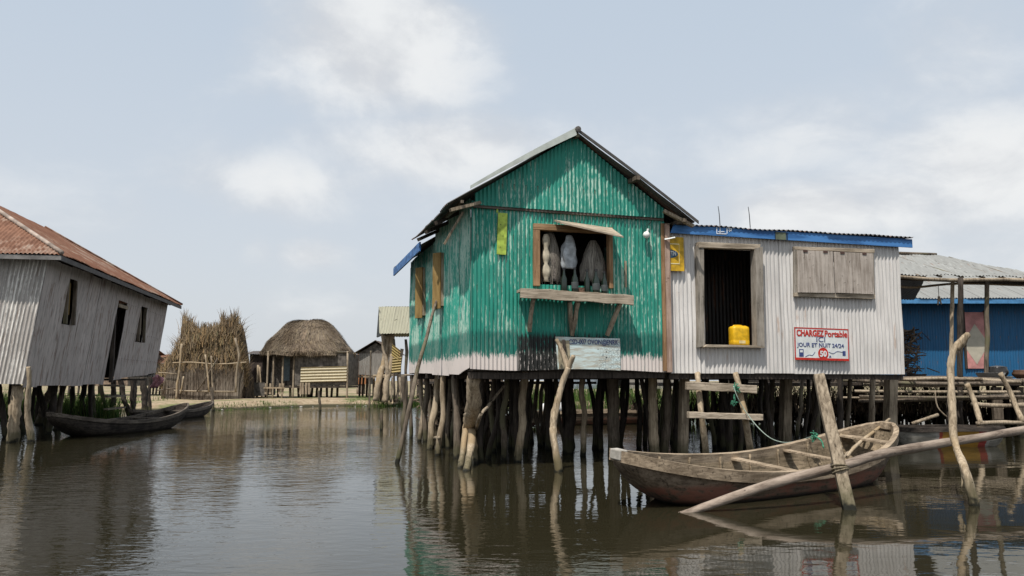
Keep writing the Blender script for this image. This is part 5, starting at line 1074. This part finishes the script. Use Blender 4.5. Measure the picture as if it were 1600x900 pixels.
a = tl(467, 573, YT - .35); b = tl(539, 597, YT - .35); f = MB(); f.corr((a.x, y0 - .10, b.z), (1, 0, 0), (0, 0, 1), (0, -1, 0), .01, 0, .01) if False else None
# cream corrugated panel with level waves
L_ = b.x - a.x; f = MB(); f.corr((a.x, y0 - .14, b.z - .02), (0, 0, 1), (1, 0, .025), (0, -1, 0), a.z - b.z, 0, L_, [], .175, .035, 8, 4, .005, 61, 0, sheet=9); f.build('corrugated_panel', CREAM, th, smooth=True)
# stools and drying rack in front of the hut
for nm, pxs, lb_ in (('wooden_rack', (415, 422, 436, 441), 'rough wooden rack of short posts and a rail in front of the thatched hut door'), ('stick_rack', (469, 473, 478, 483), 'row of short upright sticks under the cream panel of the thatched hut')):
    p0 = W(pxs[0], 613, YT - 1.2); root = empty(nm, (p0.x, YT - 1.2, .33)); tag(root, lb_, 'rack')
    for px in pxs: a = W(px, 616, YT - 1.2) - root.location; b = W(px + rr.uniform(-1, 2), 599 if nm == 'wooden_rack' else 598, YT - 1.2) - root.location; MB().plank(a, b, .12, .06, up=Vector((0, 1, 0))).build('post', WOODG, root)
    a = W(pxs[0] - 3, 606, YT - 1.25) - root.location; b = W(pxs[-1] + 4, 606, YT - 1.25) - root.location
    if nm == 'wooden_rack': MB().plank(a + Vector((0, -.05, 0)), b + Vector((0, -.05, 0)), .06, .08).build('rail', WOODP, root)

def simple_house(name, x0, x1, Y, dep, ztop, zfloor, wm, rm, label, rise=.8, ridge_x=True, stl=10, over=.4, ztilt=0.0, cat='house', gr='houses on stilts', seed=1, base=.3, roofcol=None):
    """background house: walls, two-slope roof, stilts; px columns x0..x1 at distance Y"""
    a = W(x0, 600, Y).x; b = W(x1, 600, Y).x; root = empty(name, ((a + b) / 2, Y, base)); tag(root, label, cat, gr); h = (b - a) / 2; r2 = random.Random(seed); zt = ztop - base; zf = zfloor - base
    f = MB(); f.corr((-h, 0, 0), (1, 0, 0), (0, 0, 1), (0, -1, 0), 2 * h, zf, zt, [], .12, .012, 5, 2, .01, seed); f.build('front_wall', wm, root, smooth=True)
    m0 = MB(); m0.box((-h, .03, zf), (-h + .03, dep, zt)); m0.box((h - .03, .03, zf), (h, dep, zt)); m0.box((-h + .04, dep - .03, zf), (h - .04, dep, zt)); m0.build('side_wall', MUDW, root); MB().box((-h + .04, .04, zf), (h - .04, dep - .05, zf + .06)).build('floor', WOODD, root)
    if ridge_x:
        L = math.hypot(dep / 2 + over, rise); v1 = Vector((0, dep / 2 + over, rise)).normalized()
        for s_ in (0, 1):
            f = MB(); vv = v1 if s_ == 0 else Vector((0, -v1.y, v1.z)); nn = Vector((0, -vv.z, vv.y)) if s_ == 0 else Vector((0, vv.z, -vv.y)); f.corr((-h - over, -over if s_ == 0 else dep + over, zt - .02), (1, 0, 0), vv, nn, 2 * h + 2 * over, 0, L, [], .13, .02, 5, 3, .02, seed + s_, .02); f.build('roof', rm, root, smooth=True)
    else:
        L = math.hypot(h + over, rise); v1 = Vector((h + over, 0, rise)).normalized()
        for s_ in (0, 1):
            f = MB(); vv = v1 if s_ == 0 else Vector((-v1.x, 0, v1.z)); nn = Vector((-vv.z, 0, vv.x)) if s_ == 0 else Vector((vv.z, 0, -vv.x)); f.corr((-h - over if s_ == 0 else h + over, -over, zt - .02), (0, 1, 0), vv, nn, dep + 2 * over, 0, L, [], .13, .02, 5, 3, .02, seed + s_, .02); f.build('roof', rm, root, smooth=True)
        f = MB(); f.add([(-h, -.01, zt), (h, -.01, zt), (0, -.01, zt + rise * h / (h + over))], [(0, 1, 2)]); f.build('gable', MUDW, root)
    for i in range(stl): x = -h + .1 + (2 * h - .2) * (i / max(1, stl - 1)) if i < stl * .6 else r2.uniform(-h, h); y = .1 if i < stl * .6 else r2.uniform(.5, dep); MB().tube([(x + r2.uniform(-.1, .1), y, -.5), (x, y, zf)], .07, 7, 1).build('stilt', r2.choice((WOODM, WOODG, WOODD)), root, smooth=True)
    return root, h
GREYP = corrm('bleached_plank_wall', (.30, .28, .25), (.40, .38, .35), 0, .12, .5, .1, dirt=.6)
# grey shed right of the thatched hut
r_, h_ = simple_house('plank_house', 560, 612, 54, 4.5, W(580, 552, 54).z, W(580, 586, 54).z, GREYP, DARKI, 'low grey plank shed with a shallow gable, between the thatched hut and the tall shed', .85, False, 10, .3, seed=3)
MB().box((h_ - .62, -.04, .95), (h_ - .35, -.012, 1.55)).build('window', BLACK, r_); MB().box((-h_, -.7, W(580, 587, 54).z - .42), (h_, -.05, W(580, 587, 54).z - .30)).build('walkway', WOODG, r_)
tr_ = W(560, 545, 50)
# dark shed left of the hut
r_, h_ = simple_house('plank_house', 389, 409, 50.5, 3, W(395, 553, 50.5).z, .45, plain('dark_shed_wall', (.06, .045, .038), .9), DARKI, 'small dark open shed squeezed between the reed enclosure and the thatched hut', .25, True, 4, .25, seed=5)
MB().box((-h_ - .25, -.4, .15), (h_ + .3, -.34, .95)).build('crate_wall', MUDW, r_); MB().tube([(h_ * .4, -.2, 0), (h_ * .5, -.2, 2.0)], .07, 7).build('post', WOODP, r_, smooth=True)
MB().tube([(h_ + .1, -.2, 0), (h_ - .1, -.2, 1.9)], .05, 7).build('post', WOODP, r_, smooth=True)
MB().box((.55, -.05, 2.55), (2.1, -.0, 2.60)).build('loose_sheet', PALEI, r_)
# low dark houses in the gaps along the bank
simple_house('plank_house', 232, 262, 60, 4, 2.6, 1.0, GREYP, RUSTX, 'low grey shed with a rusty roof behind the left end of the reed enclosure', .7, True, 6, .3, seed=8)
simple_house('plank_house', 556, 572, 62, 4, 2.8, 1.1, plain('orange_plank_wall', (.36, .16, .07), .8), RUSTX, 'small shed with an orange wall just right of the thatched hut', .6, True, 5, .3, seed=9)
# tall shed with yellowed iron roof right beside the green house
YS = 44.0; hs = empty('tall_shed', (W(612, 600, YS).x, YS, .3)); tag(hs, 'tall open shed with a yellowish iron roof on bleached trunks, left of the green house', 'shed', 'houses on stilts')
sl_ = lambda x, y, Y=YS: W(x, y, Y) - hs.location
ra = sl_(592, 479, YS + 1.2); ea = sl_(602, 521, YS - .5); L_ = math.hypot(ra.y - ea.y, ra.z - ea.z); v1 = Vector((0, ra.y - ea.y, ra.z - ea.z)).normalized()
f = MB(); f.corr((ra.x, ea.y, ea.z), (1, 0, 0), v1 + Vector((-.0, 0, 0)), (0, -v1.z, v1.y), 4.2, lambda u: 0 if u > .32 else L_ * (1 - u / .32) * .98, L_, [], .15, .022, 5, 3, .01, 71, .0); f.build('roof', YELI, hs, smooth=True)
f = MB(); f.corr((ra.x + .35, ea.y + 3.4, ea.z), (1, 0, 0), (0, -v1.y, v1.z), (0, v1.z, v1.y), 4.2, 0, L_, [], .15, .022, 4, 1); f.build('roof', YELI, hs, smooth=True)
DKG = plain('dark_gable', (.05, .055, .055), .8, .3)
g0 = sl_(583, 525, YS); T_ = ra + Vector((.0, -.05, -.03)); E_ = Vector((sl_(602, 521, YS).x, ea.y, ea.z - .03)); G_ = Vector((g0.x, ea.y + 1.6, g0.z)); f = MB(); f.add([T_, E_, G_, T_ + Vector((.05, .06, -.02)), E_ + Vector((.05, .06, -.02)), G_ + Vector((.05, .06, -.02))], [(0, 1, 2), (5, 4, 3), (0, 3, 4, 1), (1, 4, 5, 2), (2, 5, 3, 0)]); f.build('roof_end', DKG, hs)
for pts, r_, m_ in (([(606, 522), (600, 560), (592, 600), (588, 626)], .16, WOODP), ([(611, 522), (612, 560), (604, 600), (602, 628)], .15, WOODP), ([(598, 520), (600, 545), (606, 580), (606, 625)], .10, WOODG), ([(616, 530), (616, 600), (615, 628)], .06, WOODM), ([(629, 545), (622, 590), (619, 628)], .08, WOODG), ([(634, 530), (634, 628)], .08, WOODM), ([(596, 585), (594, 628)], .07, WOODM), ([(612, 590), (610, 628)], .06, WOODG), ([(625, 585), (628, 628)], .07, WOODG)):
    MB().tube([sl_(x, y) + Vector((0, rr.uniform(-.2, .3), 0)) for x, y in pts], r_, 9, 4, .06, int(pts[0][0]) + 3, .4).build('trunk_post', m_, hs, smooth=True)
for (cs, m_) in ((((613, 583), (627, 580), (626, 556), (614, 560)), YELP), (((613, 556), (626, 553), (630, 542), (614, 538)), YELP)):
    o_ = sl_(*cs[0]); du = Vector((0, 0, 1)); f = MB(); hh = sl_(*cs[3]).z - o_.z; ww = sl_(*cs[1]).x - o_.x; f.corr(o_ + Vector((0, -.3, 0)), (0.05, 0, 1), (1, 0, .12 if m_ and cs[3][1] > 550 else -.75), (0, -1, 0), hh, 0, ww, [], .14, .03, 6, 2, .0, 1, 0, 9); f.build('iron_panel', YELP, hs, smooth=True)
MB().tube([sl_(583, 587), sl_(640, 586)], .05, 7).build('rail', WOODP, hs, smooth=True)
f = MB(); f.corr(sl_(596, 527) + Vector((0, .3, 0)), (.3, 0, 1), (1, 0, .4), (0, -1, 0), .8, 0, .55, [], .13, .03, 6, 1); f.build('iron_panel', corrm('white_brown_panel', (.5, .46, .42), (.4, .3, .25), 2, .13, .5, .2), hs, smooth=True)
# houses glimpsed between the stilts
simple_house('plank_house', 650, 770, 50, 5, 3.0, 1.1, plain('brown_hut_wall', (.17, .13, .10), .9, .4, 4), RUSTX, 'brown hut on the far bank, seen between the stilts of the green house', .9, True, 10, .3, seed=11)
simple_house('plank_house', 870, 960, 47, 5, 2.9, .9, plain('bluish_wall', (.22, .26, .30), .8, .3, 3), PALEI, 'pale bluish house on the far bank behind the middle of the green house', .8, True, 10, .3, seed=12)
simple_house('plank_house', 975, 1060, 48, 5, 2.9, .9, GREYP, RUSTX, 'grey house on the far bank glimpsed right of the pale bluish one', .8, True, 10, .3, seed=13)
simple_house('plank_house', 60, 200, 56, 5, 3.2, 1.0, plain('earth_wall', (.20, .15, .11), .9, .4, 4), RUSTX, 'earth coloured hut on the far bank behind the rusty roofed house', .8, True, 10, .3, seed=15)
# pink cloth by the left house
pc = MB(); vs = []; a = W(237, 585, 31.0); n_ = 12
for i in range(n_ + 1):
    for j in range(7): u_, v_ = i / n_, j / 6; vs.append((u_ * .42 * (1 - .2 * v_) + .05 * math.sin(v_ * 5), .06 * math.sin(u_ * 14 + v_ * 3), -v_ * .50 - .12 * abs(u_ - .5) * 2 * (1 - v_)))
pc.add(vs, [(i * 7 + j, (i + 1) * 7 + j, (i + 1) * 7 + j + 1, i * 7 + j + 1) for i in range(n_) for j in range(6)]); o = pc.build('hanging_cloth', PINKC, None, smooth=True); o.location = a; tag(o, 'faded pink cloth hung out at the far corner of the rusty roofed house', 'cloth')
sf = o.modifiers.new('thick', 'SOLIDIFY'); sf.thickness = .01

# grass
rr = random.Random(31); mb = MB()
def tuft(x, y, n, h, sp, z=None):
    for _ in range(n): a, b = x + rr.gauss(0, sp), y + rr.gauss(0, sp); zz = (max(gz(a, b), -.05) if z is None else z); blades(mb, (a, b, zz - .03), h * rr.uniform(.5, 1.15), rr.uniform(.02, .045), (rr.gauss(0, h * .25), rr.gauss(0, h * .15), 0), rr, 2)
for i in range(700): y = rr.uniform(29, 36); x = rr.uniform(-.68 * y, -.475 * y); tuft(x, y, 9, .85, .25)
for i in range(420):
    x = rr.uniform(-14.5, 1.0)
    if mnoise.noise(Vector((x * .45, 7, 0))) < -.05 and x < -6: continue
    y = shore(x) + rr.uniform(-.5, 1.0); tuft(x, y, 9, .13 if x < -7.5 else .45, .2)
for i in range(220): x = rr.uniform(-9.5, 1.5); y = shore(x) + rr.uniform(0.2, 6); tuft(x, y, 6, .14, .3)
for i in range(420): x = rr.uniform(1, 12); y = shore(x) + rr.uniform(-.6, 3); tuft(x, y, 9, .8, .25)
for i in range(200): x = rr.uniform(-32, -17.5); y = shore(x) + rr.uniform(0, 8); tuft(x, y, 8, .3, .4)
tag(mb.build('grass', GRASS), kind='stuff')
# litter on the bank edge
mb = MB(); rr = random.Random(5)
for i in range(22):
    x = rr.uniform(-14, -4); y = shore(x) + rr.uniform(-.1, .5); s_ = rr.uniform(.03, .09); mb.lathe([(.0, 0), (s_, .01), (s_ * .8, s_ * .7), (0, s_ * .9)], 6, (x, y, max(gz(x, y), 0)))
tag(mb.build('pebbles', plain('pale_stones', (.30, .28, .25), .9, .5, 2)), kind='stuff')
# aerial wires on the white house roof
for px, y0_, y1_, lb_ in ((1123, 352, 322, 'thin wire aerial standing on the white house roof near the doorway'), (1170, 353, 323, 'second thin wire aerial on the white house roof, further right')):
    a = fac(px + 2, y0_ - 4, .3); b = fac(px - 1, y1_, .3); p = F0 + V * .3
    o = MB().tube([p + U * a[0] + Vector((0, 0, a[1] - .08)), p + U * (a[0] - .01) + Vector((0, 0, (a[1] + b[1]) / 2)), p + U * b[0] + Vector((0, 0, b[1]))], [.008, .007, .005], 5, 3).build('wire_aerial', CABLE, None); tag(o, lb_, 'aerial', 'wire aerials')
